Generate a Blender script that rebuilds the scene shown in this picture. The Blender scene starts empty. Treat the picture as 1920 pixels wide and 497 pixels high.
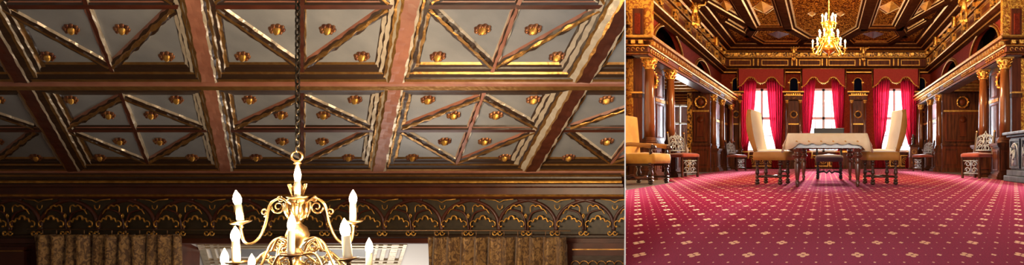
import bpy, bmesh, math, random
from mathutils import Vector, Matrix
random.seed(7)
S = bpy.context.scene
COL = S.collection
PI = math.pi

# ------------------------------------------------------------------ camera
F = 1100.0; CX = 1546.0; CY = 296.0; EYE = 0.42        # rising-front lens, low tripod
cam_d = bpy.data.cameras.new('camera'); cam = bpy.data.objects.new('camera', cam_d)
COL.objects.link(cam); S.camera = cam
cam.location = (0, 0, EYE); cam.rotation_euler = (PI/2, 0, 0)
cam_d.sensor_fit = 'HORIZONTAL'; cam_d.sensor_width = 36.0
cam_d.lens = F/1920*36.0
cam_d.shift_x = (960-CX)/1920; cam_d.shift_y = (CY-248.5)/1920
cam_d.clip_end = 200; cam_d.clip_start = 0.05

# ------------------------------------------------------------------ light
S.view_settings.view_transform = 'Standard'; S.view_settings.look = 'None'
S.view_settings.gamma = 1; S.view_settings.exposure = 0.0
S.view_settings.use_curve_mapping = False
w = bpy.data.worlds.new('sky'); S.world = w; w.use_nodes = True
w.node_tree.nodes['Background'].inputs[0].default_value = (.80, .90, 1.0, 1)
w.node_tree.nodes['Background'].inputs[1].default_value = 3.5
def area(name, loc, rot, sx, sy, power, col, spread=PI):
    d = bpy.data.lights.new(name, 'AREA'); d.shape = 'RECTANGLE'; d.size = sx; d.size_y = sy
    d.energy = power; d.color = col; d.spread = spread
    o = bpy.data.objects.new(name, d); COL.objects.link(o); o.location = loc; o.rotation_euler = rot
    return o
def lamp(name, loc, power, col, r=.03, parent=None):
    d = bpy.data.lights.new(name, 'POINT'); d.energy = power; d.color = col; d.shadow_soft_size = r
    o = bpy.data.objects.new(name, d); COL.objects.link(o); o.location = loc
    if parent: o.parent = parent
    return o
# hazy low sun and daylight at the three windows of the hall, shining into the room
sun_d = bpy.data.lights.new('hazy_sun', 'SUN'); sun_d.energy = 24; sun_d.angle = math.radians(4); sun_d.color = (1.0, .93, .95)
sun = bpy.data.objects.new('hazy_sun', sun_d); COL.objects.link(sun); sun.rotation_euler = (math.radians(-81.2), 0, 0)
for xx, en in ((-2.36, 330), (-.03, 480), (2.66, 330)):
    area('window_daylight', (xx, 22.75, 1.95), (math.radians(-90), 0, 0), 1.75, 2.6, en, (.86, .93, 1.0))
area('bay_daylight', (-4.3, 18.3, 1.4), (math.radians(-90), 0, 0), .7, 1.3, 60, (.9, .95, 1.0))
# unseen fill lamp added behind the viewer to brighten camera-facing surfaces
area('near_end_fill', (0.9, -2.8, 1.0), (math.radians(98), 0, math.radians(-3)), 6.0, 1.2, 95, (1.0, .94, .86), math.radians(62))
# fill lamps added out of view to brighten the carpet at either side
area('floor_side_fill', (-1.6, 4.8, 6.0), (0, math.radians(2), 0), .8, 4.0, 115, (1.0, .86, 1.0), math.radians(50))
area('floor_side_fill', (3.2, 5.0, 6.0), (0, 0, 0), .8, 5.0, 125, (1.0, .86, 1.0), math.radians(50))
# the lower coffered hall
area('coffer_hall_fill', (-3.2, 3.2, .2), (math.radians(130), 0, math.radians(20)), 3.5, 2.0, 30, (.85, .93, 1.0))  # no window here: cool fill lamp added for the grey panels
area('alcove_fill', (-7.0, 8.75, -2.6), (math.radians(180), 0, 0), 3.2, 1.0, 60, (1.0, .93, .84))  # upward fill lamp added to lighten the alcove ceiling

# ------------------------------------------------------------------ materials
def new_mat(name):
    m = bpy.data.materials.new(name); m.use_nodes = True
    nt = m.node_tree; return m, nt, nt.nodes['Principled BSDF']
def mat(name, col, rough=.5, metal=0., col2=None, scale=8., stretch=(1, 1, 1), bump=0., bscale=None, detail=4., spec=.5, kind='noise', dist=0., ramp=(.35, .65), coat=0., sheen=0.):
    m, nt, b = new_mat(name)
    N = nt.nodes.new; Lk = nt.links.new
    b.inputs['Base Color'].default_value = (*col, 1); b.inputs['Roughness'].default_value = rough
    b.inputs['Metallic'].default_value = metal
    b.inputs['Specular IOR Level'].default_value = spec
    b.inputs['Coat Weight'].default_value = coat; b.inputs['Coat Roughness'].default_value = .28
    b.inputs['Sheen Weight'].default_value = sheen
    tc = N('ShaderNodeTexCoord'); mp = N('ShaderNodeMapping'); mp.inputs['Scale'].default_value = stretch
    Lk(tc.outputs['Object'], mp.inputs[0])
    def tex(sc):
        if kind == 'voronoi':
            t = N('ShaderNodeTexVoronoi'); t.inputs['Scale'].default_value = sc; t.feature = 'SMOOTH_F1'
            Lk(mp.outputs[0], t.inputs['Vector']); return t.outputs['Distance']
        if kind == 'wave':
            t = N('ShaderNodeTexWave'); t.inputs['Scale'].default_value = sc; t.inputs['Distortion'].default_value = dist
            t.inputs['Detail'].default_value = 2.5; t.inputs['Detail Scale'].default_value = 1.6
            Lk(mp.outputs[0], t.inputs['Vector']); return t.outputs['Fac']
        t = N('ShaderNodeTexNoise'); t.inputs['Scale'].default_value = sc; t.inputs['Detail'].default_value = detail
        t.inputs['Distortion'].default_value = dist
        Lk(mp.outputs[0], t.inputs['Vector']); return t.outputs['Fac']
    if col2:
        r = N('ShaderNodeValToRGB'); r.color_ramp.elements[0].position = ramp[0]; r.color_ramp.elements[1].position = ramp[1]
        r.color_ramp.elements[0].color = (*col, 1); r.color_ramp.elements[1].color = (*col2, 1)
        Lk(tex(scale), r.inputs[0]); Lk(r.outputs[0], b.inputs['Base Color'])
    if bump:
        bp = N('ShaderNodeBump'); bp.inputs['Strength'].default_value = bump; bp.inputs['Distance'].default_value = .02
        Lk(tex(bscale or scale), bp.inputs['Height']); Lk(bp.outputs[0], b.inputs['Normal'])
    return m
M = {}
M['wood'] = mat('dark_walnut', (.045, .012, .005), .55, col2=(.14, .042, .014), scale=3, stretch=(6, 1, .6), bump=.08, bscale=10, spec=.16)
M['beamwood'] = mat('ceiling_beam_wood', (.040, .012, .005), .8, col2=(.065, .02, .008), scale=6, spec=.0)
M['brassy'] = mat('yellow_brass', (.80, .50, .10), .3, 1., col2=(.62, .34, .06), scale=18, bump=.15)
M['wood2'] = mat('red_walnut', (.075, .014, .005), .45, col2=(.16, .036, .009), scale=3, stretch=(6, 1, .6), bump=.06, spec=.2)
M['column'] = mat('polished_column_wood', (.13, .036, .010), .16, col2=(.24, .075, .018), scale=2.5, stretch=(5, 5, .4), coat=.7)
M['oak'] = mat('chair_oak', (.035, .012, .006), .3, col2=(.08, .028, .012), scale=6, bump=.15, coat=.3)
M['tablewood'] = mat('table_walnut', (.075, .022, .010), .25, col2=(.15, .045, .018), scale=5, coat=.4)
M['ebony'] = mat('black_lacquered_wood', (.006, .008, .012), .5)
M['carved'] = mat('carved_grey_wood', (.24, .28, .33), .35, col2=(.44, .49, .56), scale=20, bump=.5, bscale=30)
M['gold'] = mat('gilded_carving', (.80, .40, .07), .30, 1., col2=(.98, .62, .16), scale=25, bump=.55, bscale=45)
M['goldpaint'] = mat('gold_painted_wood', (.78, .42, .06), .6, 0, col2=(.60, .28, .04), scale=6, spec=.1)
M['goldp'] = mat('gilded_moulding', (.86, .48, .10), .42, .8, col2=(.55, .26, .05), scale=14, bump=.25, bscale=30)
M['goldorn'] = mat('gilt_ornament_on_wood', (.10, .03, .01), .35, .3, col2=(.85, .45, .08), scale=16, kind='voronoi', bump=.8, bscale=16, ramp=(.30, .52))
M['leather'] = mat('gilt_leather_wallcovering', (.42, .11, .01), .32, .55, col2=(.95, .52, .07), scale=9, dist=2.5, bump=1.0, bscale=9, ramp=(.42, .56))
M['redwall'] = mat('dark_red_wallcovering', (.16, .014, .006), .7, col2=(.27, .036, .010), scale=14, dist=2., bump=.15, spec=.12)
M['redpanel'] = mat('red_fabric_panel', (.50, .05, .035), .8, col2=(.40, .035, .028), scale=30, bump=.1)
M['ceilorn'] = mat('ceiling_scroll_ornament', (.075, .014, .005), .8, 0, col2=(.85, .33, .035), scale=5.0, dist=5.5, bump=.2, bscale=8, ramp=(.52, .60), spec=.0)
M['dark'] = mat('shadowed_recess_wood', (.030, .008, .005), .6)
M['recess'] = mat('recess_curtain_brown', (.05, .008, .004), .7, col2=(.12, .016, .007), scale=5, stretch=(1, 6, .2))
M['navy'] = mat('dark_navy_niche', (.006, .007, .020), 1.0, spec=0.)
M['soffit'] = mat('polished_soffit', (.06, .06, .07), .3, col2=(.18, .19, .22), scale=3, stretch=(1, .5, 1), bump=.2, coat=.3)  # bluish grey colour stands in for window reflection on polished wood
M['pilaster'] = mat('polished_pilaster_wood', (.045, .016, .012), .14, col2=(.10, .035, .02), scale=3, stretch=(5, 5, .6), coat=.9)
M['parquet'] = mat('grey_parquet', (.16, .13, .12), .35, col2=(.25, .21, .19), scale=4, stretch=(1, 6, 1))
M['white'] = mat('white_paint', (.82, .82, .82), .5)
M['plaster'] = mat('warm_grey_plaster', (.30, .24, .20), .8, col2=(.34, .27, .22), scale=3)
M['frame'] = mat('window_frame_paint', (.72, .82, .90), .5)
M['redseat'] = mat('rust_red_velvet', (.26, .035, .018), .8, col2=(.34, .05, .025), scale=8, bump=.1, sheen=.4)
M['yellow'] = mat('golden_yellow_velvet', (.62, .33, .035), .7, col2=(.75, .45, .07), scale=6, bump=.15, sheen=.3)
M['cream'] = mat('cream_upholstery', (.70, .64, .56), .75, col2=(.78, .72, .64), scale=5, bump=.1, sheen=.3)
M['tan'] = mat('ochre_leather', (.42, .19, .035), .5, col2=(.50, .24, .05), scale=6, bump=.08)
M['purple'] = mat('aubergine_seat', (.045, .018, .045), .7, sheen=.3)
M['cloth'] = mat('cream_tablecloth', (.88, .74, .44), .8, col2=(.92, .80, .52), scale=12, bump=.05)
M['bronze'] = mat('dark_bronze', (.05, .035, .02), .35, .8)
M['marble'] = mat('grey_carved_stone', (.030, .036, .05), .5, col2=(.075, .085, .105), scale=6, bump=.3, bscale=14, spec=.25)
M['brass'] = mat('polished_brass', (.62, .41, .18), .34, 1., col2=(.42, .24, .09), scale=18, bump=.12)
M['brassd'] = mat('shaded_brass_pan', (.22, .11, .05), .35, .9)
M['candle'] = mat('ivory_candle_sleeve', (.85, .70, .45), .5)
# coffered hall
M['greypaint'] = mat('grey_painted_panel', (.19, .190, .190), .34, col2=(.24, .236, .232), scale=3, stretch=(1, 1, 1), bump=.05, bscale=60)
M['rose'] = mat('rose_brown_paint', (.25, .090, .052), .40, col2=(.31, .125, .075), scale=6, bump=.1)
M['maroon'] = mat('maroon_wood', (.050, .011, .005), .38, col2=(.080, .019, .008), scale=5, stretch=(1, 3, 1), bump=.1)
M['umber'] = mat('umber_moulding', (.032, .014, .006), .40, bump=.15, scale=20)
M['oldgold'] = mat('antique_gilding', (.42, .20, .055), .34, .85, col2=(.55, .30, .09), scale=14, bump=.3, bscale=22)
M['creamm'] = mat('ivory_gilt_moulding', (.52, .42, .30), .30, .35, col2=(.62, .52, .38), scale=10, bump=.25, bscale=18)
M['rosetted'] = mat('bronze_rosette', (.12, .035, .018), .4, .6, col2=(.30, .12, .04), scale=14, bump=.1)
M['rosetteg'] = mat('gilt_rosette_boss', (.72, .38, .10), .25, 1.)
M['olive'] = mat('olive_brown_ground', (.030, .020, .009), .5, col2=(.045, .030, .013), scale=20)
M['brocade'] = mat('brown_gold_brocade', (.10, .045, .014), .5, .2, col2=(.34, .19, .06), scale=24, stretch=(1, 1, .6), dist=1.5, bump=.3, bscale=30, ramp=(.42, .60), sheen=.2)
M['cordbrown'] = mat('iron_wire', (.25, .14, .07), .4, .7)
M['alcove'] = mat('pale_alcove_paint', (.62, .58, .54), .5)

def emit(name, col, st):
    m, nt, b = new_mat(name); b.inputs['Base Color'].default_value = (*col, 1)
    b.inputs['Emission Color'].default_value = (*col, 1); b.inputs['Emission Strength'].default_value = st
    return m
M['flame'] = emit('glowing_candle_bulb', (1.0, .84, .55), 14.0)
M['flame2'] = emit('glowing_small_bulb', (1.0, .80, .42), 6.0)
def glassmat():
    m = bpy.data.materials.new('window_glass'); m.use_nodes = True; nt = m.node_tree
    nt.nodes.remove(nt.nodes['Principled BSDF']); o = nt.nodes['Material Output']
    t = nt.nodes.new('ShaderNodeBsdfTransparent'); g = nt.nodes.new('ShaderNodeBsdfGlossy'); g.inputs['Roughness'].default_value = .03
    mx = nt.nodes.new('ShaderNodeMixShader'); mx.inputs[0].default_value = .07
    nt.links.new(t.outputs[0], mx.inputs[1]); nt.links.new(g.outputs[0], mx.inputs[2]); nt.links.new(mx.outputs[0], o.inputs[0])
    return m
M['glass'] = glassmat()
def sheermat(name, col, tl, tcol, transp=0., scale=20):
    m, nt, b = new_mat(name); b.inputs['Base Color'].default_value = (*col, 1); b.inputs['Roughness'].default_value = .8
    o = nt.nodes['Material Output']
    t = nt.nodes.new('ShaderNodeBsdfTranslucent'); t.inputs[0].default_value = (*tcol, 1)
    mx = nt.nodes.new('ShaderNodeMixShader'); mx.inputs[0].default_value = tl
    nt.links.new(b.outputs[0], mx.inputs[1]); nt.links.new(t.outputs[0], mx.inputs[2])
    out = mx.outputs[0]
    if transp:
        tr = nt.nodes.new('ShaderNodeBsdfTransparent'); m2 = nt.nodes.new('ShaderNodeMixShader')
        tr.inputs[0].default_value = (1, .45, .5, 1)
        nz = nt.nodes.new('ShaderNodeTexNoise'); nz.inputs['Scale'].default_value = scale
        mt = nt.nodes.new('ShaderNodeMath'); mt.operation = 'MULTIPLY'; mt.inputs[1].default_value = transp*2
        nt.links.new(nz.outputs['Fac'], mt.inputs[0]); nt.links.new(mt.outputs[0], m2.inputs[0])
        nt.links.new(out, m2.inputs[1]); nt.links.new(tr.outputs[0], m2.inputs[2]); out = m2.outputs[0]
    nt.links.new(out, o.inputs[0]); return m
M['curtain'] = sheermat('translucent_red_curtain', (.45, .010, .03), .5, (.80, .085, .20), .09)
M['lace'] = sheermat('translucent_cream_cloth', (.82, .74, .62), .45, (.9, .85, .8))

def carpetmat():
    m, nt, b = new_mat('patterned_red_carpet'); N = nt.nodes.new; Lk = nt.links.new
    tc = N('ShaderNodeTexCoord'); sp = N('ShaderNodeSeparateXYZ'); Lk(tc.outputs['Object'], sp.inputs[0])
    def mth(op, a, c=None, d=None):
        n = N('ShaderNodeMath'); n.operation = op
        for i, v in enumerate((a, c, d)):
            if v is None: continue
            if isinstance(v, (int, float)): n.inputs[i].default_value = v
            else: Lk(v, n.inputs[i])
        return n.outputs[0]
    PX, PY = .2295, .712
    # wobble a little so that the motifs look woven
    X = mth('DIVIDE', mth('SUBTRACT', sp.outputs['X'], .139), PX)
    Y = mth('DIVIDE', mth('SUBTRACT', sp.outputs['Y'], 2.47), PY)
    def cell(ox, oy, px=1., py=1.):
        # distance vector (metres-ish) to the nearest lattice point
        u = mth('SUBTRACT', mth('FRACT', mth('ADD', mth('DIVIDE', mth('SUBTRACT', X, ox), px), .5+1000)), .5)
        v = mth('SUBTRACT', mth('FRACT', mth('ADD', mth('DIVIDE', mth('SUBTRACT', Y, oy), py), .5+1000)), .5)
        return mth('MULTIPLY', u, px*PX), mth('MULTIPLY', v, py*PY*.42)
    def disc(uv, cx, cy, r):
        a = mth('SUBTRACT', uv[0], cx); c = mth('SUBTRACT', uv[1], cy)
        d2 = mth('ADD', mth('MULTIPLY', a, a), mth('MULTIPLY', c, c))
        return mth('LESS_THAN', d2, r*r)
    marks = []
    for ox, oy in ((0, 0), (.5, .5)):
        uv = cell(ox, oy)
        for cx, cy in ((.016, 0), (-.016, 0), (0, .015), (0, -.015)): marks.append(disc(uv, cx, cy, .0108))
    for ox, oy in ((.5, 0), (0, .5)):
        uv = cell(ox, oy)
        for cx, cy in ((.006, 0), (-.006, 0), (0, .006), (0, -.006)): marks.append(disc(uv, cx, cy, .0050))
    uv = cell(.25, .25, .5, .5); marks.append(disc(uv, 0, 0, .0050))
    uv = cell(.25, 0, .5, .5); marks.append(disc(uv, 0, 0, .0032))
    uv = cell(0, .25, .5, .5); marks.append(disc(uv, 0, 0, .0032))
    acc = marks[0]
    for k in marks[1:]: acc = mth('MAXIMUM', acc, k)
    nz = N('ShaderNodeTexNoise'); nz.inputs['Scale'].default_value = 160; Lk(tc.outputs['Object'], nz.inputs[0])
    rr = N('ShaderNodeValToRGB'); rr.color_ramp.elements[0].position = .3; rr.color_ramp.elements[1].position = .75
    rr.color_ramp.elements[0].color = (.10, .0015, .007, 1); rr.color_ramp.elements[1].color = (.30, .009, .038, 1)
    Lk(nz.outputs['Fac'], rr.inputs[0])
    mx = N('ShaderNodeMixRGB'); Lk(acc, mx.inputs[0]); Lk(rr.outputs[0], mx.inputs[1]); mx.inputs[2].default_value = (.95, .70, .36, 1)
    Lk(mx.outputs[0], b.inputs['Base Color'])
    b.inputs['Roughness'].default_value = .9; b.inputs['Specular IOR Level'].default_value = .0
    b.inputs['Sheen Weight'].default_value = .22; b.inputs['Sheen Tint'].default_value = (1, .28, .44, 1); b.inputs['Sheen Roughness'].default_value = .4
    bp = N('ShaderNodeBump'); bp.inputs['Strength'].default_value = .5; bp.inputs['Distance'].default_value = .004
    Lk(nz.outputs['Fac'], bp.inputs['Height']); Lk(bp.outputs[0], b.inputs['Normal'])
    return m
M['carpet'] = carpetmat()

# ------------------------------------------------------------------ mesh helpers
class MB:
    def __init__(s): s.v = []; s.f = []; s.m = []; s.names = []; s.sm = []
    def mi(s, n):
        if n not in s.names: s.names.append(n)
        return s.names.index(n)
    def add(s, vs, fs, m, smooth=False):
        o = len(s.v); s.v += [tuple(v) for v in vs]; k = s.mi(m)
        for f in fs: s.f.append(tuple(o+i for i in f)); s.m.append(k); s.sm.append(smooth)
    def box(s, x0, x1, y0, y1, z0, z1, m, bv=0):
        vs = [(x, y, z) for z in (z0, z1) for y in (y0, y1) for x in (x0, x1)]
        s.add(vs, [(0, 2, 3, 1), (4, 5, 7, 6), (0, 1, 5, 4), (2, 6, 7, 3), (0, 4, 6, 2), (1, 3, 7, 5)], m)
    def quad(s, pts, m): s.add(pts, [tuple(range(len(pts)))], m)
    def slab(s, pts, off, m, m2=None):
        off = Vector(off); n = len(pts); a = [Vector(p) for p in pts]; b = [p+off for p in a]
        s.add(a+b, [tuple(range(n)), tuple(range(2*n-1, n-1, -1))], m)
        s.add(a+b, [(i, (i+1) % n, n+(i+1) % n, n+i) for i in range(n)], m2 or m)
    def tube(s, path, r, m, seg=8, closed=False):
        P = [Vector(p) for p in path]; n = len(P); vs = []; fs = []
        rr = r if isinstance(r, (list, tuple)) else [r]*n
        prev = None
        for i in range(n):
            if closed: d = P[(i+1) % n]-P[i-1]
            else: d = P[min(i+1, n-1)]-P[max(i-1, 0)]
            if d.length < 1e-9: d = Vector((0, 0, 1))
            d.normalize()
            if prev is None: u = d.orthogonal().normalized()
            else:
                u = prev-d*prev.dot(d)
                u = u.normalized() if u.length > 1e-6 else d.orthogonal().normalized()
            prev = u; v = d.cross(u)
            for k in range(seg):
                a = 2*PI*k/seg; vs.append(P[i]+(u*math.cos(a)+v*math.sin(a))*rr[i])
        for i in range(n if closed else n-1):
            j = (i+1) % n
            for k in range(seg): fs.append((i*seg+k, i*seg+(k+1) % seg, j*seg+(k+1) % seg, j*seg+k))
        if not closed: fs += [tuple(range(seg-1, -1, -1)), tuple((n-1)*seg+k for k in range(seg))]
        s.add(vs, fs, m, True)
    def lathe(s, prof, c, m, seg=16, axis=(0, 0, 1), sx=1., sy=1., flat=False):
        ax = Vector(axis).normalized(); c = Vector(c)
        u = Vector((1, 0, 0)) if abs(ax.x) < .9 else Vector((0, 1, 0))
        u = (u-ax*u.dot(ax)).normalized(); v = ax.cross(u); vs = []; fs = []; n = len(prof)
        for r, z in prof:
            for k in range(seg):
                a = 2*PI*k/seg+(PI/seg if flat else 0); vs.append(c+ax*z+u*math.cos(a)*r*sx+v*math.sin(a)*r*sy)
        for i in range(n-1):
            for k in range(seg): fs.append((i*seg+k, i*seg+(k+1) % seg, (i+1)*seg+(k+1) % seg, (i+1)*seg+k))
        fs += [tuple(range(seg-1, -1, -1)), tuple((n-1)*seg+k for k in range(seg))]
        s.add(vs, fs, m, not flat)
    def ball(s, c, r, m, seg=10, sc=(1, 1, 1)):
        n = max(4, seg//2); vs = []; fs = []
        for i in range(n+1):
            t = PI*i/n
            for k in range(seg):
                a = 2*PI*k/seg; vs.append((c[0]+r*sc[0]*math.sin(t)*math.cos(a), c[1]+r*sc[1]*math.sin(t)*math.sin(a), c[2]+r*sc[2]*math.cos(t)))
        for i in range(n):
            for k in range(seg): fs.append((i*seg+k, (i+1)*seg+k, (i+1)*seg+(k+1) % seg, i*seg+(k+1) % seg))
        s.add(vs, fs, m, True)
    def ring(s, c, R, r, m, ax='y', seg=20, ts=6, sc=(1, 1)):
        P = []
        for k in range(seg):
            a = 2*PI*k/seg; p, q = R*sc[0]*math.cos(a), R*sc[1]*math.sin(a)
            P.append({'y': (c[0]+p, c[1], c[2]+q), 'x': (c[0], c[1]+p, c[2]+q), 'z': (c[0]+p, c[1]+q, c[2])}[ax])
        s.tube(P, r, m, ts, True)
    def cornice(s, path, prof, mats, cap=True):
        """moulding run along a plan path, profile (out, z); out is to the right of travel"""
        P = [Vector((p[0], p[1], 0)) for p in path]; n = len(P); N = []
        for i in range(n):
            ds = []
            if i > 0: ds.append((P[i]-P[i-1]).normalized())
            if i < n-1: ds.append((P[i+1]-P[i]).normalized())
            ns = [Vector((d.y, -d.x, 0)) for d in ds]
            if len(ns) == 1: N.append(ns[0])
            else:
                b = ns[0]+ns[1]; N.append(b/(1+ns[0].dot(ns[1])))
        for j in range(len(prof)-1):
            vs = []
            for i in range(n):
                for o, z in (prof[j], prof[j+1]): p = P[i]+N[i]*o; vs.append((p.x, p.y, z))
            s.add(vs, [(2*i, 2*i+2, 2*i+3, 2*i+1) for i in range(n-1)], mats[j % len(mats)])
        if cap:
            for i in (0, n-1):
                s.add([(P[i].x+N[i].x*o, P[i].y+N[i].y*o, z) for o, z in prof]+[(P[i].x, P[i].y, prof[-1][1]), (P[i].x, P[i].y, prof[0][1])], [tuple(range(len(prof)+2))], mats[0])
    def clip(s, co, no):
        bm = s.bm(); g = bm.verts[:]+bm.edges[:]+bm.faces[:]
        bmesh.ops.bisect_plane(bm, geom=g, plane_co=co, plane_no=no, clear_outer=True)
        s._bm = bm; return s
    def bm(s):
        if getattr(s, '_bm', None): return s._bm
        bm = bmesh.new(); vv = [bm.verts.new(v) for v in s.v]
        for f, k, sm in zip(s.f, s.m, s.sm):
            if len(set(f)) < 3: continue
            try: q = bm.faces.new([vv[i] for i in f])
            except ValueError: continue
            q.material_index = k; q.smooth = sm
        return bm
    def build(s, name, parent=None, loc=None, bevel=0, recalc=True):
        bm = s.bm()
        if recalc: bmesh.ops.recalc_face_normals(bm, faces=bm.faces)
        me = bpy.data.meshes.new(name); bm.to_mesh(me); bm.free()
        for n in s.names: me.materials.append(M[n])
        o = bpy.data.objects.new(name, me); COL.objects.link(o)
        if parent: o.parent = parent
        if loc: o.location = loc
        if bevel:
            b = o.modifiers.new('bevel', 'BEVEL'); b.width = bevel; b.segments = 2; b.limit_method = 'ANGLE'
        return o
def thing(name, label, cat, loc=(0, 0, 0), rz=0, group=None):
    o = bpy.data.objects.new(name, None); COL.objects.link(o); o.location = loc; o.rotation_euler = (0, 0, rz)
    o.empty_display_size = .1; tag(o, label, cat, group); return o
def tag(o, label, cat, group=None):
    o['label'] = label; o['category'] = cat
    if group: o['group'] = group
    return o
def struct(o, label=None):
    o['kind'] = 'structure'
    if label: o['label'] = label
    return o
def copy_tree(o, parent=None):
    c = o.copy(); COL.objects.link(c); c.parent = parent
    for ch in o.children: copy_tree(ch, c)
    return c
def at(x, y, Y): return Vector(((x-CX)/F*Y, Y, EYE+(CY-y)/F*Y))

# =================================================================== SETTING
CC = .05                 # middle axis of the red hall
BY = 22.0                # its end wall
# ---- partition between the two halls (seen exactly edge on)
PS = (1172.0-CX)/F       # -0.34
m = MB()
p = [(PS*2.15-.0022, 2.15), (PS*2.15+.0022, 2.15), (PS*12.2+.010, 12.2), (PS*12.2-.010, 12.2)]
m.slab([(x, y, -3.0) for x, y in p], (0, 0, 9.2), 'white')
struct(m.build('wall_partition'), 'thin white partition wall between the two halls')
def left_of(mb): return mb.clip(Vector((PS*2.15-.004, 2.15, 0)), Vector((1, -PS, 0)))

# ---- floors
m = MB(); m.slab([(-6, -3, 0), (6.5, -3, 0), (6.5, 11, 0), (6.5, 23.3, 0), (-5.6, 23.3, 0), (-5.6, 12, 0), (PS*12+.02, 12, 0), (PS*2.15+.004, 2.12, 0), (-6, 2.12, 0)], (0, 0, -.2), 'parquet')
struct(m.build('floor'), 'grey wooden floor showing beside the red carpet')
m = MB(); m.box(-14, -.8, 2.2, 11.5, -3.2, -3.0, 'maroon'); left_of(m)
m.box(-14.3, -6, -3.3, 2.2, -.2, 0, 'maroon')  # unseen slab added to stop sky light leaking in from below
struct(m.build('floor'), 'dark floor of the lower coffered hall')
m = MB(); m.box(-14.3, -.74, 2.06, 2.12, -3.2, -.2, 'plaster'); struct(m.build('wall_riser'), 'unseen riser added between the two floor levels to block sky light')  # added to shut out sky light under the near floor

# ---- red carpet
m = MB(); m.slab([(-.733, 2.16, .0), (3.25, 2.16, 0), (3.25, 21.6, 0), (-3.15, 21.6, 0), (-3.15, 13.0, 0), (-3.0, 10.9, 0), (-2.50, 9.9, 0), (-2.499, 7.36, 0)], (0, 0, .012), 'carpet')
tag(m.build('carpet'), 'large red carpet patterned with rows of small gold flowers', 'carpet')

# =================================================================== RED HALL ARCHITECTURE
# ---- upper cornice, frieze and cove all round
U = [(CC-3.90, 11.3), (CC-3.90, BY), (CC+3.90, BY), (CC+3.90, 11.3)]
prof = [(.0, 3.56), (.10, 3.60), (.10, 3.64), (.17, 3.66), (.22, 3.72), (.24, 3.745), (.21, 3.76), (.12, 3.80), (.10, 3.84), (.10, 4.10), (.15, 4.12), (.19, 4.15), (.20, 4.18),
        (.15, 4.20), (.15, 4.34), (.21, 4.36), (.25, 4.40), (.34, 4.42), (.38, 4.47), (.40, 4.50), (.52, 4.53), (.58, 4.58), (.62, 4.60), (.70, 4.66)]
mats = ['beamwood', 'goldp', 'beamwood', 'beamwood', 'goldp', 'goldp', 'beamwood', 'beamwood', 'wood2', 'goldp', 'beamwood', 'goldp', 'beamwood', 'goldorn', 'beamwood', 'goldp', 'beamwood', 'beamwood', 'goldp', 'beamwood', 'beamwood', 'goldp', 'beamwood']
m = MB(); m.cornice(U, prof, mats)
trim_u = struct(m.build('trim_1'), 'stepped wooden cornice with gilded lines around the red hall')
# frieze panels with gilt frames and brackets (back and sides)
def frame_rect(mb, org, ux, uz, w, h, t, d, mt, nrm):
    org = Vector(org); ux = Vector(ux); uz = Vector(uz); nrm = Vector(nrm)
    for a0, a1, b0, b1 in ((0, w, 0, t), (0, w, h-t, h), (0, t, t, h-t), (w-t, w, t, h-t)):
        mb.slab([org+ux*a0+uz*b0, org+ux*a1+uz*b0, org+ux*a1+uz*b1, org+ux*a0+uz*b1], nrm*d, mt)
m = MB(); br = MB(); Yb = BY-.10
xs = [(-3.55, -2.75), (-2.35, -1.35), (-.95, -.15), (.15, 1.15), (1.6, 2.45), (2.85, 3.55)]
for a, b in xs: frame_rect(m, (a, Yb, 3.86), (1, 0, 0), (0, 0, 1), b-a, .22, .03, .03, 'goldp', (0, -1, 0))
for x in (-2.55, -1.12, 0.0, 1.40, 2.65):
    br.box(x-.14, x+.14, Yb-.10, Yb, 3.84, 4.10, 'wood'); br.box(x-.11, x-.06, Yb-.13, Yb-.1, 3.84, 4.10, 'goldp'); br.box(x+.06, x+.11, Yb-.13, Yb-.1, 3.84, 4.10, 'goldp')
for s_ in (-1, 1):
    X = CC+s_*3.80
    for k in range(7):
        y0 = 12.0+k*1.4; frame_rect(m, (X, y0, 3.86), (0, 1, 0), (0, 0, 1), 1.0, .22, .03, .03, 'goldp', (-s_, 0, 0))
        br.box(min(X, X-s_*.1), max(X, X-s_*.1), y0+1.08, y0+1.32, 3.84, 4.1, 'goldorn')
m.build('frieze_frame', trim_u); br.build('bracket', trim_u)
# little gilt blocks in the upper frieze
m = MB()
for k in range(17):
    x = -3.3+k*.41; m.box(x-.07, x+.07, BY-.22, BY-.14, 4.21, 4.33, 'gold')
for s_ in (-1, 1):
    for k in range(14):
        y = 11.8+k*.75; X = CC+s_*3.75; m.box(min(X, X-s_*.09), max(X, X-s_*.09), y-.1, y+.1, 4.21, 4.33, 'gold')
m.build('frieze_block', trim_u, bevel=.01)

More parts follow.
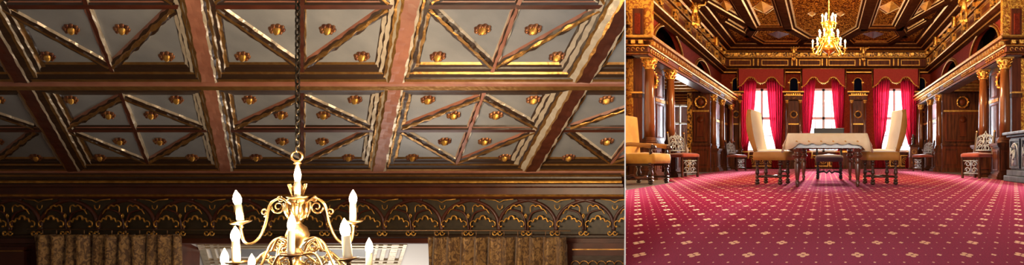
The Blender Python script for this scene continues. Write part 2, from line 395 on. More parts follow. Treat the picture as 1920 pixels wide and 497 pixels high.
# ---- ceiling of the red hall
CZ = 4.66
m = MB(); m.box(CC-3.4, CC+3.4, 11.3, BY, CZ, CZ+.12, 'ceilorn')
ceil = struct(m.build('ceiling'), 'ornate brown and gold coffered ceiling of the red hall')
def beam(mb, p0, p1, w=.30, drop=.13, ext=.0):
    p0 = Vector((p0[0], p0[1], 0)); p1 = Vector((p1[0], p1[1], 0)); d = (p1-p0).normalized(); n = Vector((d.y, -d.x, 0)); p0 = p0-d*ext; p1 = p1+d*ext
    pr = [(-w*.95, 0, 'goldp'), (-w*.84, .035, 'beamwood'), (-w*.78, .035, 'beamwood'), (-w*.62, .05, 'goldp'), (-w*.55, .07, 'beamwood'), (-w*.42, .10, 'beamwood'), (-w*.36, drop, 'beamwood'), (w*.36, drop, 'beamwood'), (w*.42, .10, 'goldp'), (w*.55, .07, 'beamwood'), (w*.62, .05, 'beamwood'), (w*.78, .035, 'goldp'), (w*.84, .035, 'goldp'), (w*.95, 0, None)]
    for a, b in zip(pr, pr[1:]):
        vs = []
        for P in (p0, p1):
            for q in (a, b): r = P+n*q[0]; vs.append((r.x, r.y, CZ-q[1]))
        mb.add(vs, [(0, 1, 3, 2)], a[2])
    for P in (p0, p1):
        mb.add([tuple((P+n*q[0]).xy)+(CZ-q[1],) for q in pr], [tuple(range(len(pr)))], 'beamwood')
m = MB()
for s_ in (-1, 1):
    X = lambda a: CC+s_*a
    beam(m, (X(1.22), 11.4), (X(1.22), 18.9)); beam(m, (X(2.36), 11.4), (X(2.36), 18.9))
    beam(m, (X(1.22), 18.9), (X(2.36), 18.9), ext=.1)
    beam(m, (X(1.22), 18.9), (X(.70), 20.5), ext=.08); beam(m, (X(2.36), 18.9), (X(2.66), 20.0), ext=.08)
    beam(m, (X(3.15), 18.0), (X(2.36), 21.35), .22, ext=.1); beam(m, (X(3.25), 15.6), (X(2.36), 18.9), .22)
    beam(m, (X(2.36), 21.4), (X(.70), 21.4), .2); beam(m, (X(.70), 20.5), (X(.95), 21.4), .2)
    beam(m, (X(1.22), 14.2), (X(2.36), 14.2))
beam(m, (CC-.70, 20.5), (CC+.70, 20.5), .26, ext=.1); beam(m, (CC-3.2, 21.55), (CC+3.2, 21.55), .2)
m.build('beam', ceil)
for s_ in (-1, 1):
    for (a, y, w_, l_) in ((1.76, 16.5, .27, .62), (2.76, 16.3, .2, .5), (1.62, 20.05, .38, .42), (.42, 17.2, .1, .25)):
        m = MB(); x = CC+s_*a; z = CZ-.002
        m.add([(x-w_, y, z), (x, y-l_, z), (x+w_, y, z), (x, y+l_, z), (x, y, z-.16 if w_ > .15 else z-.08)], [(0, 1, 4), (1, 2, 4), (2, 3, 4), (3, 0, 4)], 'goldpaint' if y < 19 else 'wood2')
        if y < 19:
            m.tube([(x-w_*1.12, y, z-.01), (x, y-l_*1.12, z-.01), (x+w_*1.12, y, z-.01), (x, y+l_*1.12, z-.01)], .018, 'gold', 6, True)
        m.build('pyramid_boss', ceil)

# ---- end wall with three windows
WIN = [(-2.36, .62), (-.04, .62), (2.62, .62)]     # centre x, half width
m = MB(); zs, zt = .62, 3.02
edges = [CC-3.95] + [e for c, h in WIN for e in (c-h, c+h)] + [CC+3.95]
for i in range(0, len(edges), 2): m.box(edges[i], edges[i+1], BY, BY+.35, 0, 4.7, 'redwall')
for c, h in WIN:
    m.box(c-h, c+h, BY, BY+.35, 0, zs, 'wood2'); m.box(c-h, c+h, BY, BY+.35, zt, 4.7, 'redwall')
wb = struct(m.build('wall_back'), 'end wall of the red hall with three windows')
m = MB()
for i in range(0, len(edges), 2):
    a, b = edges[i], edges[i+1]; m.box(a, b, BY-.06, BY, .0, .66, 'wood2'); m.box(a, b, BY-.09, BY, .62, .68, 'goldp'); m.box(a, b, BY-.1, BY, 0, .14, 'wood')
for c, h in WIN:
    m.box(c-h, c+h, BY-.05, BY, .0, .60, 'wood'); m.box(c-h-.05, c+h+.05, BY-.16, BY+.02, .58, .64, 'wood2')
    for k in (-1, 0, 1):
        frame_rect(m, (c+k*.40-.18, BY-.05, .10), (1, 0, 0), (0, 0, 1), .36, .42, .025, .02, 'goldp', (0, -1, 0))
        m.ring((c+k*.40, BY-.06, .31), .11, .014, 'goldp'); m.ring((c+k*.40, BY-.06, .31), .05, .012, 'gold')
m.build('wainscot', wb)
for i, (c, h) in enumerate(WIN):
    m = MB()
    y0, y1 = BY+.12, BY+.20
    for a, b in ((c-h, c-h+.07), (c-.045, c+.045), (c+h-.07, c+h)): m.box(a, b, y0, y1, zs, zt, 'frame')
    for a, b in ((zs, zs+.09), (1.86, 1.96), (zt-.08, zt)): m.box(c-h, c+h, y0, y1, a, b, 'frame')
    for a in (c-h/2, c+h/2): m.box(a-.012, a+.012, y0+.02, y1-.02, zs, zt, 'frame')
    for a in (1.25, 2.45): m.box(c-h, c+h, y0+.02, y1-.02, a-.012, a+.012, 'frame')
    wd = struct(m.build('window_%d' % (i+1)), ('left', 'middle', 'right')[i]+' window of the end wall, glaring with daylight')
    g = MB(); g.box(c-h, c+h, BY+.155, BY+.162, zs, zt, 'glass'); g.build('pane', wd)

# ---- columns
def column(x, y, z0, z1, r, label, seg=18, twist=None):
    t = thing('column', label, 'column', (x, y, z0), 0, 'slim colonnettes of the end wall' if r < .06 else 'polished columns of the side colonnades')
    H = z1-z0; ch = r*2.1; bh = r*1.2
    m = MB(); m.lathe([(r*1.45, 0), (r*1.45, bh*.25), (r*1.3, bh*.3), (r*1.42, bh*.5), (r*1.3, bh*.7), (r*1.1, bh*.8), (r*1.18, bh*.9), (r*1.05, bh)], (0, 0, 0), 'wood', seg); m.build('base', t)
    m = MB(); m.lathe([(r*1.02, bh), (r*1.06, bh+H*.2), (r*1.0, bh+H*.45), (r*.86, H-ch)], (0, 0, 0), 'column', seg); m.build('shaft', t)
    m = MB(); m.lathe([(r*.92, H-ch-.01), (r*1.02, H-ch+.01), (r*.9, H-ch+.03), (r*1.0, H-ch*.5), (r*1.35, H-ch*.15), (r*1.2, H-ch*.1)], (0, 0, 0), 'gold', seg)
    for ring_, (rr, zz, n) in enumerate(((1.08, .72, 8), (1.22, .38, 8))):
        for k in range(n):
            a = 2*PI*(k+.5*ring_)/n; ca, sa = math.cos(a), math.sin(a)
            m.tube([(ca*r*.9, sa*r*.9, H-ch*zz-r*.4), (ca*r*rr, sa*r*rr, H-ch*zz), (ca*r*(rr+.28), sa*r*(rr+.28), H-ch*zz+r*.12), (ca*r*(rr+.22), sa*r*(rr+.22), H-ch*zz-r*.08)], [r*.16, r*.17, r*.12, r*.06], 'gold', 5)
    for k in range(4):
        a = PI/4+k*PI/2; m.ball((math.cos(a)*r*1.5, math.sin(a)*r*1.5, H-ch*.18), r*.24, 'gold', 8)
    m.box(-r*1.4, r*1.4, -r*1.4, r*1.4, H-ch*.1, H, 'goldp'); m.build('capital', t)
    return t
def pedestal(mb, x0, x1, y0, y1, z1, m1='wood', m2='wood2'):
    path = [(x0, y0), (x0, y1), (x1, y1), (x1, y0), (x0, y0)]
    e = lambda d: [(x0-d, y0-d), (x1+d, y0-d), (x1+d, y1+d), (x0-d, y1+d)]
    def ly(d, za, zb, mt): mb.box(x0-d, x1+d, y0-d, y1+d, za, zb, mt)
    ly(.07, 0, .07, m1); ly(.05, .07, .11, m1); ly(.03, .11, .14, m1); ly(0, .14, z1-.08, m1); ly(.03, z1-.08, z1-.05, m1); ly(.05, z1-.05, z1, m1)
    for s_ in (-1, 1):
        xx = x1 if s_ > 0 else x0
        frame_rect(mb, (xx, y0+.06, .18), (0, 1, 0), (0, 0, 1), y1-y0-.12, z1-.32, .02, .015, m2, (s_, 0, 0))
    frame_rect(mb, (x0+.04, y0, .18), (1, 0, 0), (0, 0, 1), x1-x0-.08, z1-.32, .025, .015, 'goldorn' if m2 == 'g' else m2, (0, -1, 0))

SIDE = {-1: 'left', 1: 'right'}
EZ0, EZ1 = 2.34, 2.69
for s_ in (-1, 1):
    sd = SIDE[s_]
    X = lambda d: CC+s_*d
    def bx(mb, d0, d1, y0, y1, z0, z1, mt): a, b = X(d0), X(d1); mb.box(min(a, b), max(a, b), y0, y1, z0, z1, mt)
    # ---- wall masses: near pier, far pier, bay back, upper wall with arches
    m = MB()
    bx(m, 3.66, 5.2, 11.55, 13.05, 0, EZ1, 'wood'); bx(m, 3.66, 4.0 if s_ < 0 else 5.2, 17.5, BY, 0, EZ1, 'wood')
    if s_ < 0: bx(m, 4.0, 5.2, 18.7, BY, 0, EZ1, 'wood'); bx(m, 4.0, 5.2, 17.5, 18.7, 2.2, EZ1, 'wood')
    bx(m, 4.62, 5.2, 13.05, 17.5, 0, 4.7, 'wood'); bx(m, 3.4, 5.2, 11.35, 13.05, EZ1, EZ1+.03, 'wood')
    bx(m, 3.66, 4.62, 13.05, 17.5, 2.5, EZ1, 'wood2')
    # upper wall with two arched openings
    AR = [(14.6, 1.38, 3.0, .64), (18.65, 1.15, 3.0, .50)]; D0, D1 = 3.92, 4.05
    ys = [11.35] + [e for c, h, z, r in AR for e in (c-h, c+h)] + [BY]
    for i in range(0, 6, 2): bx(m, D0, D1, ys[i], ys[i+1], EZ1, 4.7, 'redwall')
    for c, h, z, r in AR:
        n = 20
        for k in range(n):
            a0, a1 = PI*k/n, PI*(k+1)/n
            pts = [(X(D0), c-h*math.cos(a0), z+r*math.sin(a0)), (X(D0), c-h*math.cos(a1), z+r*math.sin(a1)), (X(D0), c-h*math.cos(a1), 3.70), (X(D0), c-h*math.cos(a0), 3.70)]
            m.slab(pts, (s_*.13, 0, 0), 'redwall')
        bx(m, D0, D1, c-h, c+h, 3.69, 4.7, 'redwall')
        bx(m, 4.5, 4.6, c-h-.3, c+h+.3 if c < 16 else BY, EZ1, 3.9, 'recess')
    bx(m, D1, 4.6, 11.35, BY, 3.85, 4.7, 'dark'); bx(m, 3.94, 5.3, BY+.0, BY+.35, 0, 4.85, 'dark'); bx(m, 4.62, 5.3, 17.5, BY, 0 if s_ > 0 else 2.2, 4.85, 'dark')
    wl = struct(m.build('wall_'+sd), sd+' wall of the red hall behind the columns')
    # arch trims
    m = MB()
    for c, h, z, r in AR:
        arc = [(X(D0-.02), c-h*math.cos(PI*k/24)*1.0, z+r*math.sin(PI*k/24)) for k in range(25)]
        m.tube([(X(D0-.02), c-h, EZ1)]+arc+[(X(D0-.02), c+h, EZ1)], .028, 'goldp', 6)
        arc = [(X(D0-.01), c-(h+.12)*math.cos(PI*k/24), z+(r+.05)*math.sin(PI*k/24)) for k in range(25)]
        m.tube(arc, .014, 'goldp', 5)
    yy = [(11.35, AR[0][0]-AR[0][1]-.02), (AR[0][0]+AR[0][1]+.02, AR[1][0]-AR[1][1]-.02), (AR[1][0]+AR[1][1]+.02, BY-.2)]
    for a, b in yy:
        bx(m, D0-.10, D0, a, b, 2.94, 3.0, 'wood2'); bx(m, D0-.14, D0, a, b, 3.0, 3.035, 'goldp'); bx(m, D0-.12, D0, a+.05, b-.05, 2.86, 2.94, 'goldorn')
        for q in (a+.1, b-.24):
            bx(m, D0-.06, D0, q, q+.16, EZ1, 2.88, 'wood2')
        if b-a > 1: m.ring((X(D0-.02), (a+b)/2, 2.80), .09, .015, 'wood2', 'x')
    m.build('arch_moulding', wl)
    # gilt leather strip and dark pilasters on the near face
    m = MB()
    bx(m, 3.40, 5.0, 11.36, 11.50, EZ1+.03, 4.7, 'leather'); bx(m, 3.72, 5.0, 11.36, 11.56, .0, EZ0, 'leather')
    m.build('gilt_wallcovering', wl)
    m = MB()
    bx(m, 3.56, 3.735, 11.30, 11.56, 0, EZ0, 'wood2'); bx(m, 3.55, 3.75, 11.26, 11.5, 1.58, 1.66, 'wood'); bx(m, 3.54, 3.76, 11.24, 11.5, 1.66, 1.69, 'goldp')
    bx(m, 3.52, 3.80, 11.2, 11.56, 0, .70, 'wood')
    bx(m, 3.55, 3.75, 11.3, 11.36, EZ1, 3.3, 'wood2'); bx(m, 3.60, 3.70, 11.27, 11.3, 2.8, 3.2, 'redwall')
    m.build('corner_pilaster', wl)
    # pilaster facing behind the columns, polished
    m = MB()
    for y0, y1 in ((11.6, 12.15), (12.3, 13.0), (17.56, 18.5), (18.75, 20.0), (20.3, 21.4)):
        bx(m, 3.60, 3.66, y0, y1, .70, EZ0, 'pilaster')
        frame_rect(m, (X(3.60), y0+.08, .85), (0, 1, 0), (0, 0, 1), y1-y0-.16, .72, .025, .015, 'wood2', (-s_, 0, 0))
        frame_rect(m, (X(3.60), y0+.08, 1.72), (0, 1, 0), (0, 0, 1), y1-y0-.16, .52, .025, .015, 'wood2', (-s_, 0, 0))
        bx(m, 3.585, 3.66, y0, y1, 1.61, 1.68, 'goldp')
    m.build('pilaster', wl)
    # ---- entablature
    near, far = 11.0, 21.3
    if s_ < 0: path = [(X(3.95), near+.0), (X(3.38), near), (X(3.38), BY)]; sg = 1
    else: path = [(X(3.38), BY), (X(3.38), near), (X(3.95), near)]; sg = 1
    # 'out' must point to the room: to the right of travel going +Y on the left side
    prof = [(.0, EZ0), (.03, EZ0), (.03, EZ0+.03), (.05, EZ0+.04), (.05, EZ0+.06), (.02, EZ0+.07), (.02, EZ0+.16), (.05, EZ0+.17), (.06, EZ0+.19), (.05, EZ0+.20), (.06, EZ0+.26), (.13, EZ0+.27), (.14, EZ0+.31), (.17, EZ0+.335), (.17, EZ1)]
    mt = ['beamwood', 'wood2', 'goldp', 'beamwood', 'goldp', 'wood2', 'wood2', 'goldp', 'gold', 'beamwood', 'goldorn', 'beamwood', 'goldp', 'goldp']
    m = MB(); m.cornice(path, prof, mt)
    bx(m, 3.38, 3.95, near, BY, EZ1-.02, EZ1, 'wood')
    ent = struct(m.build('trim_%d' % (2 if s_ < 0 else 3)), 'gilded entablature carried by the columns on the '+sd+' side')
    m = MB(); bx(m, 3.39, 3.66, 11.02, BY-.3, EZ0-.005, EZ0+.01, 'soffit'); bx(m, 3.66, 4.62, 13.06, 17.5, EZ0+.1, EZ0+.12, 'wood2')
    for k in range(6): bx(m, 3.7, 4.6, 13.4+k*.7, 13.5+k*.7, EZ0+.0, EZ0+.1, 'goldp')
    m.build('soffit', ent)
    m = MB()
    y = near+.02
    while y < BY-.3:
        bx(m, 3.25, 3.34, y, y+.10, EZ0+.205, EZ0+.268, 'gold'); y += .20
    for k in range(4): bx(m, 3.42+k*.14, 3.50+k*.14, near-.13, near-.04, EZ0+.205, EZ0+.268, 'gold')
    m.build('dentil', ent)
    m = MB()
    for y0 in (11.1, 13.3, 15.5, 17.4, 19.4):
        L_ = 1.3
        for k in range(9):
            yc = y0+.1+k*L_/9; m.tube([(X(3.35), yc+.07*math.cos(a), EZ0+.115+.035*math.sin(a)) for a in [q*PI/4 for q in range(7)]], .011, 'gold', 5)
    for k in range(5): m.tube([(X(3.45)+s_*k*.09+.03*math.cos(a), near-.035, EZ0+.115+.03*math.sin(a)) for a in [q*PI/4 for q in range(7)]], .01, 'gold', 5)
    m.build('gilt_scrollwork', ent)
    # ---- bay: facing cabinet wall with medallion, left one has a window
    xb0, xb1 = 3.45, (3.98 if s_ < 0 else 4.62)
    m = MB()
    bx(m, xb0, xb1, 17.42, 17.5, 0, EZ0, 'wood'); bx(m, xb0-.03, xb1, 17.3, 17.42, 0, .78, 'wood2'); bx(m, xb0-.05, xb1, 17.25, 17.42, .78, .84, 'wood')
    bx(m, xb0-.05, xb1, 17.25, 17.42, 0, .12, 'wood')
    for a, b in ((xb0+.03, xb0+.42), (xb0+.5, xb1-.04)):
        if b-a < .08: continue
        o = (min(X(a), X(b)), 17.3, .2); frame_rect(m, o, (1, 0, 0), (0, 0, 1), b-a, .48, .03, .02, 'wood', (0, -1, 0))
    mid = (xb0+xb1)/2; hw = (xb1-xb0)/2-.06
    bx(m, mid-hw, mid+hw, 17.36, 17.42, .9, 1.78, 'wood2'); bx(m, mid-hw+.07, mid+hw-.07, 17.34, 17.36, .96, 1.7, 'wood')
    bx(m, mid-.10, mid+.10, 17.31, 17.34, 1.05, 1.55, 'wood2')
    m.lathe([(.0, 0), (.10, 0), (.10, .03), (0, .031)], (X(mid), 17.34, 1.55), 'wood2', 16, (0, -1, 0))
    bx(m, mid-hw-.03, mid+hw+.03, 17.33, 17.42, 1.78, 1.83, 'goldp')
    m.ring((X(mid), 17.36, 2.07), .16, .035, 'gold')
    for k in range(10): m.ball((X(mid)+.17*math.cos(k*PI/5), 17.33, 2.07+.17*math.sin(k*PI/5)), .03, 'gold', 6)
    m.ball((X(mid), 17.38, 2.07), .10, 'wood2', 10, (1, .4, 1))
    m.build('bay_panelling', wl)
    # ---- pedestals under the columns
    m = MB()
    for y0, y1 in ((11.12, 11.56), (12.65, 13.07)): pedestal(m, min(X(3.26), X(3.62)), max(X(3.26), X(3.62)), y0, y1, .70, 'wood', 'wood2')
    for y0, y1 in ((17.6, 18.1), (19.1, 19.6), (21.0, 21.45)): pedestal(m, min(X(3.26), X(3.62)), max(X(3.26), X(3.62)), y0, y1, .70, 'wood', 'wood2')
    m.build('pedestal', wl)
    q = ('foremost', 'second', 'third', 'fourth', 'farthest')
    for i, (yc, r) in enumerate(((11.33, .098), (12.86, .096), (17.85, .088), (19.35, .085), (21.2, .078))):
        column(X(3.43), yc, .70, EZ0, r, '%s polished wooden column with gilded capital in the %s colonnade' % (q[i], sd))
    # medallion wreaths between column pairs
    for yc, w_ in ((12.05, 'near'), (18.6, 'far')):
        m = MB(); m.ring((X(3.57), yc, 2.02), .15, .028, 'gold', 'x', sc=(1.6, 1)); m.ball((X(3.6), yc, 2.02), .1, 'wood2', 10, (.4, 1.4, 1))
        for k in range(12): m.ball((X(3.55), yc+.25*math.cos(k*PI/6), 2.02+.16*math.sin(k*PI/6)), .028, 'gold', 6)
        m.build('wreath_medallion', wl)

# bay window on the left
m = MB(); x0, x1 = -4.56, -4.03
for a, b in ((x0, x0+.05), (x1-.05, x1), (-4.31, -4.28)): m.box(a, b, 17.40, 17.5, .8, 2.0, 'frame')
for a, b in ((.78, .86), (1.42, 1.47), (1.95, 2.0)): m.box(x0, x1, 17.40, 17.5, a, b, 'frame')
wd = struct(m.build('window_4'), 'small bright window in the bay behind the left columns')
g = MB(); g.box(x0, x1, 17.45, 17.455, .8, 2.0, 'glass'); g.build('pane', wd)
m = MB(); m.box(-4.05, -3.92, 17.3, 17.5, 0, EZ0, 'goldorn'); m.box(-4.62, -3.9, 17.38, 17.5, 2.0, EZ0+.1, 'wood2'); m.box(-4.62, -3.9, 17.38, 17.5, 0, .8, 'wood')
for k in range(4): m.box(-4.62, -3.95, 17.33, 17.38, 2.03+k*.08, 2.05+k*.08, 'goldp')
struct(m.build('trim_4'), 'gilded surround of the bay window')

# ---- end wall piers: niche above, small entablature, paired colonnettes, medallion
for c, hw, nm in ((-3.30, .22, 'left corner'), (-1.15, .30, 'left of the middle window'), (1.25, .30, 'right of the middle window'), (3.62, .2, 'right corner')):
    m = MB(); y1 = BY; 
    m.box(c-hw, c+hw, BY-.12, BY, .0, 2.55, 'wood2'); m.box(c-hw+.04, c+hw-.04, BY-.14, BY-.12, 1.2, 1.62, 'wood'); m.box(c-hw+.09, c+hw-.09, BY-.15, BY-.12, 1.66, 1.70, 'goldp')
    m.box(c-hw+.10, c+hw-.10, BY-.15, BY-.12, .75, 1.1, 'wood')
    m.box(c-hw-.04, c+hw+.04, BY-.32, BY, 2.56, 2.60, 'wood'); m.box(c-hw-.02, c+hw+.02, BY-.28, BY, 2.60, 2.72, 'wood2'); m.box(c-hw-.08, c+hw+.08, BY-.36, BY, 2.80, 2.84, 'wood')
    m.box(c-hw-.10, c+hw+.10, BY-.38, BY, 2.84, 2.88, 'goldp'); m.box(c-hw-.05, c+hw+.05, BY-.33, BY, 2.72, 2.75, 'goldp')
    n = 7
    for k in range(n):
        x = c-hw+.02+(2*hw-.04)*(k+.5)/n; m.box(x-.022, x+.022, BY-.36, BY-.3, 2.745, 2.80, 'gold')
    m.tube([(c-.12, BY-.29, 2.66), (c, BY-.3, 2.63), (c+.12, BY-.29, 2.66)], .015, 'gold', 6)
    m.box(c-hw, c+hw, BY-.30, BY, .0, .72, 'wood'); m.box(c-hw-.03, c+hw+.03, BY-.33, BY, .70, .75, 'wood'); m.box(c-hw-.04, c+hw+.04, BY-.34, BY, 0, .1, 'wood')
    pw = struct(m.build('wall_pier'), 'panelled pier of the end wall, '+nm)
    m = MB(); m.ring((c, BY-.14, 2.04), .12, .022, 'gold'); m.ball((c, BY-.13, 2.04), .08, 'dark', 10, (1, .4, 1))
    for k in range(8): m.ball((c+.13*math.cos(k*PI/4), BY-.16, 2.04+.13*math.sin(k*PI/4)), .024, 'gold', 6)
    m.build('medallion', pw)
    # niche with arched head
    m = MB(); nr = .15; z0, z1 = 2.92, 3.26
    arc = [(c-nr*math.cos(PI*k/12), BY-.012, z1+nr*math.sin(PI*k/12)) for k in range(13)]
    m.slab([(c-nr, BY-.012, z0)]+arc+[(c+nr, BY-.012, z0)], (0, .01, 0), 'navy')
    m.tube([(c-nr-.01, BY-.02, z0)]+[(c-(nr+.01)*math.cos(PI*k/12), BY-.02, z1+(nr+.01)*math.sin(PI*k/12)) for k in range(13)]+[(c+nr+.01, BY-.02, z0)], .016, 'goldp', 6)
    m.box(c-nr-.07, c-nr+.01, BY-.05, BY, z1-.04, z1, 'goldp'); m.box(c+nr-.01, c+nr+.07, BY-.05, BY, z1-.04, z1, 'goldp')
    m.build('niche', pw)
    for k in (-1, 1):
        column(c+k*(hw-.06), BY-.22, .75, 2.56, .048, 'slim gilded-capital colonnette on the %s side of the end wall pier %s' % ('left' if k < 0 else 'right', nm), 12)

# ---- valances and curtains
def smooth(pts, n=8):
    out = []
    for i in range(len(pts)-1):
        p0, p1, p2, p3 = [Vector(pts[max(0, min(len(pts)-1, j))]) for j in (i-1, i, i+1, i+2)]
        for k in range(n):
            t = k/n; out.append(.5*((2*p1)+(-p0+p2)*t+(2*p0-5*p1+4*p2-p3)*t*t+(-p0+3*p1-3*p2+p3)*t*t*t))
    out.append(Vector(pts[-1])); return out
def valance(c, hw, label):
    y = BY-.34
    e = smooth([(c-hw, y, 3.02), (c-hw*.78, y, 3.14), (c-hw*.55, y, 3.38), (c-hw*.32, y, 3.38), (c-hw*.18, y, 3.24), (c, y, 3.18), (c+hw*.18, y, 3.24), (c+hw*.32, y, 3.38), (c+hw*.55, y, 3.38), (c+hw*.78, y, 3.14), (c+hw, y, 3.02)], 5)
    t = thing('valance', label, 'valance', (0, 0, 0), 0, 'red valances above the windows')
    m = MB(); n = len(e)
    for a, b in zip(e, e[1:]): m.slab([a, b, (b.x, y, 3.70), (a.x, y, 3.70)], (0, .05, 0), 'redpanel')
    m.box(c-hw-.0, c-hw+.05, y, BY, 3.0, 3.70, 'redpanel'); m.box(c+hw-.05, c+hw, y, BY, 3.0, 3.7, 'redpanel')
    m.build('fabric_panel', t)
    m = MB(); m.tube([(p.x, p.y-.01, p.z) for p in e], .022, 'goldp', 6)
    for p in e[::2]: m.tube([(p.x, p.y-.01, p.z), (p.x, p.y-.01, p.z-.06)], .012, 'gold', 5)
    m.tube([(c-hw, y-.01, 3.02), (c-hw, y-.01, 3.68)], .012, 'goldp', 6); m.tube([(c+hw, y-.01, 3.02), (c+hw, y-.01, 3.68)], .012, 'goldp', 6)
    m.build('gilt_trim', t)
def drape(name, left, right, y, amp, folds, mt, label, cat, tie=None, group=None, th=.008, rows=34):
    """left/right: lists of (x, z) from top to bottom"""
    def samp(L, t):
        s = smooth([(a, b, 0) for a, b in L], 6); q = t*(len(s)-1); i = min(int(q), len(s)-2); return s[i].lerp(s[i+1], q-i)
    m = MB(); nx = folds*8; vs = []; fs = []
    for j in range(rows+1):
        t = j/rows; a = samp(left, t); b = samp(right, t); wd = abs(b.x-a.x)
        for i in range(nx+1):
            u = i/nx; ph = 2*PI*folds*u
            am = amp*(1+.35*math.sin(3.1*u*folds+1.7)+.25*math.sin(5*t+folds*u*2))
            vs.append((a.x+(b.x-a.x)*u+.25*am*math.sin(2*ph), y+am*math.sin(ph+.5*math.sin(4*t)), a.y+(b.y-a.y)*u))
    for j in range(rows):
        for i in range(nx): k = j*(nx+1)+i; fs.append((k, k+1, k+nx+2, k+nx+1))
    m.add(vs, fs, mt, True)
    t_ = thing(name, label, cat, group='red curtains at the end windows' if mt == 'curtain' else 'brown brocade curtains')
    o = m.build('fabric', t_); sd = o.modifiers.new('thick', 'SOLIDIFY'); sd.thickness = th
    if tie:
        g = MB(); x0, x1, z = tie
        g.ring(((x0+x1)/2, y, z), (x1-x0)/2+.02, .028, 'yellow', 'z', sc=(1, .6)); g.tube([(x1, y-.08, z), (x1+.01, y-.09, z-.12), (x1-.01, y-.09, z-.25)], [.02, .03, .04], 'yellow', 8); g.build('tieback', t_)
    return t_
for (c, hw, nm) in ((-2.34, .88, 'left'), (-.04, .83, 'middle'), (2.63, .87, 'right')):
    valance(c, hw, 'red fabric valance with scalloped gilt edge above the %s window' % nm)
    y = BY-.2; q = .30 if nm == 'middle' else .19
    drape('curtain', [(c-hw+.04, 3.25), (c-hw+.06, 2.0), (c-hw+.12, 1.0), (c-hw+.22, .62), (c-hw+.10, .3), (c-hw+.08, .05)], [(c-q, 3.32), (c-q-.06, 2.4), (c-q-.16, 1.5), (c-q-.30, .9), (c-hw+.38, .62), (c-hw+.50, .3), (c-hw+.52, .05)],
          y, .045, 7, 'curtain', 'red translucent curtain tied back on the left of the %s window' % nm, 'curtain', (c-hw+.20, c-hw+.40, .64))
    drape('curtain', [(c+q, 3.32), (c+q+.06, 2.4), (c+q+.16, 1.5), (c+q+.30, .9), (c+hw-.36, .62), (c+hw-.48, .3), (c+hw-.50, .05)], [(c+hw-.04, 3.25), (c+hw-.06, 2.0), (c+hw-.12, 1.0), (c+hw-.20, .62), (c+hw-.12, .3), (c+hw-.10, .05)],
          y, .045, 7, 'curtain', 'red translucent curtain tied back on the right of the %s window' % nm, 'curtain', (c+hw-.38, c+hw-.20, .64))

# ---- gilt figures on the cornice
def figure(loc, h, rz, label, lean=0., spread=.3):
    t = thing('gilt_figure', label, 'statue', loc, rz, 'gilded cherubs on the cornice')
    k = h/1.0
    V = [(0, 0, .50), (0, 0, .66), (0, -.01, .78), (0, -.01, .86), (.10, 0, .76), (.10+spread, -.08, .80), (.14+spread, -.10, .95), (-.10, 0, .76), (-.20, -.08, .64), (-.14, -.16, .52),
         (.07, 0, .46), (.10, -.06, .26), (.09, .02, .06), (-.07, 0, .46), (-.12, -.05, .26), (-.10, .03, .06), (.09, -.05, .03), (-.10, -.04, .03), (0, -.01, .93)]
    E = [(0, 1), (1, 2), (2, 3), (3, 18), (2, 4), (4, 5), (5, 6), (2, 7), (7, 8), (8, 9), (0, 10), (10, 11), (11, 12), (12, 16), (0, 13), (13, 14), (14, 15), (15, 17)]
    R = [.11, .10, .11, .05, .06, .045, .03, .06, .045, .03, .075, .055, .035, .075, .055, .035, .03, .03, .085]
    me = bpy.data.meshes.new('body'); me.from_pydata([(x*k, y*k, z*k) for x, y, z in V], E, []); me.materials.append(M['gold'])
    o = bpy.data.objects.new('body', me); COL.objects.link(o); o.parent = t
    sk = o.modifiers.new('skin', 'SKIN'); sk.use_smooth_shade = True
    for i, r in enumerate(R): me.skin_vertices[0].data[i].radius = (r*k, r*k)
    me.skin_vertices[0].data[0].use_root = True
    sb = o.modifiers.new('sub', 'SUBSURF'); sb.levels = 1; sb.render_levels = 2
    m = MB(); m.box(-.16*k, .16*k, -.12*k, .10*k, -.12*k, .0, 'gold'); m.ball((0, -.05*k, -.14*k), .12*k, 'gold', 8, (1, .8, 1.0)); m.build('bracket', t, bevel=.006)
    for s2 in (-1, 1):      # little wings
        m = MB(); m.slab([(s2*.05*k, .07*k, .78*k), (s2*.22*k, .12*k, .95*k), (s2*.28*k, .12*k, .78*k), (s2*.16*k, .1*k, .58*k)], (0, .03*k, 0), 'gold'); m.build('wing', t, bevel=.006)
for x, y, z, h, rz, lb in ((-1.12, BY-.60, 4.06, .46, 0, 'small gilded cherub on the end wall cornice, left of the chandelier'), (1.42, BY-.60, 4.04, .46, 0, 'small gilded cherub on the end wall cornice, right of the chandelier'),
                   (-3.42, 15.5, 3.98, .62, .4, 'large gilded cherub on the left side cornice'), (3.52, 14.8, 3.90, .62, -.4, 'large gilded cherub on the right side cornice')):
    figure((x, y, z), h, rz, lb)
for s_ in (-1, 1):
    for y in (16.6, 19.4):
        m = MB(); X0 = CC+s_*3.62; m.lathe([(.02, -.12), (.09, -.08), (.06, 0), (.10, .08), (.05, .16), (.07, .2), (.01, .26)], (X0, y, 4.22), 'gold', 10)
        o = m.build('cornice_finial', trim_u)

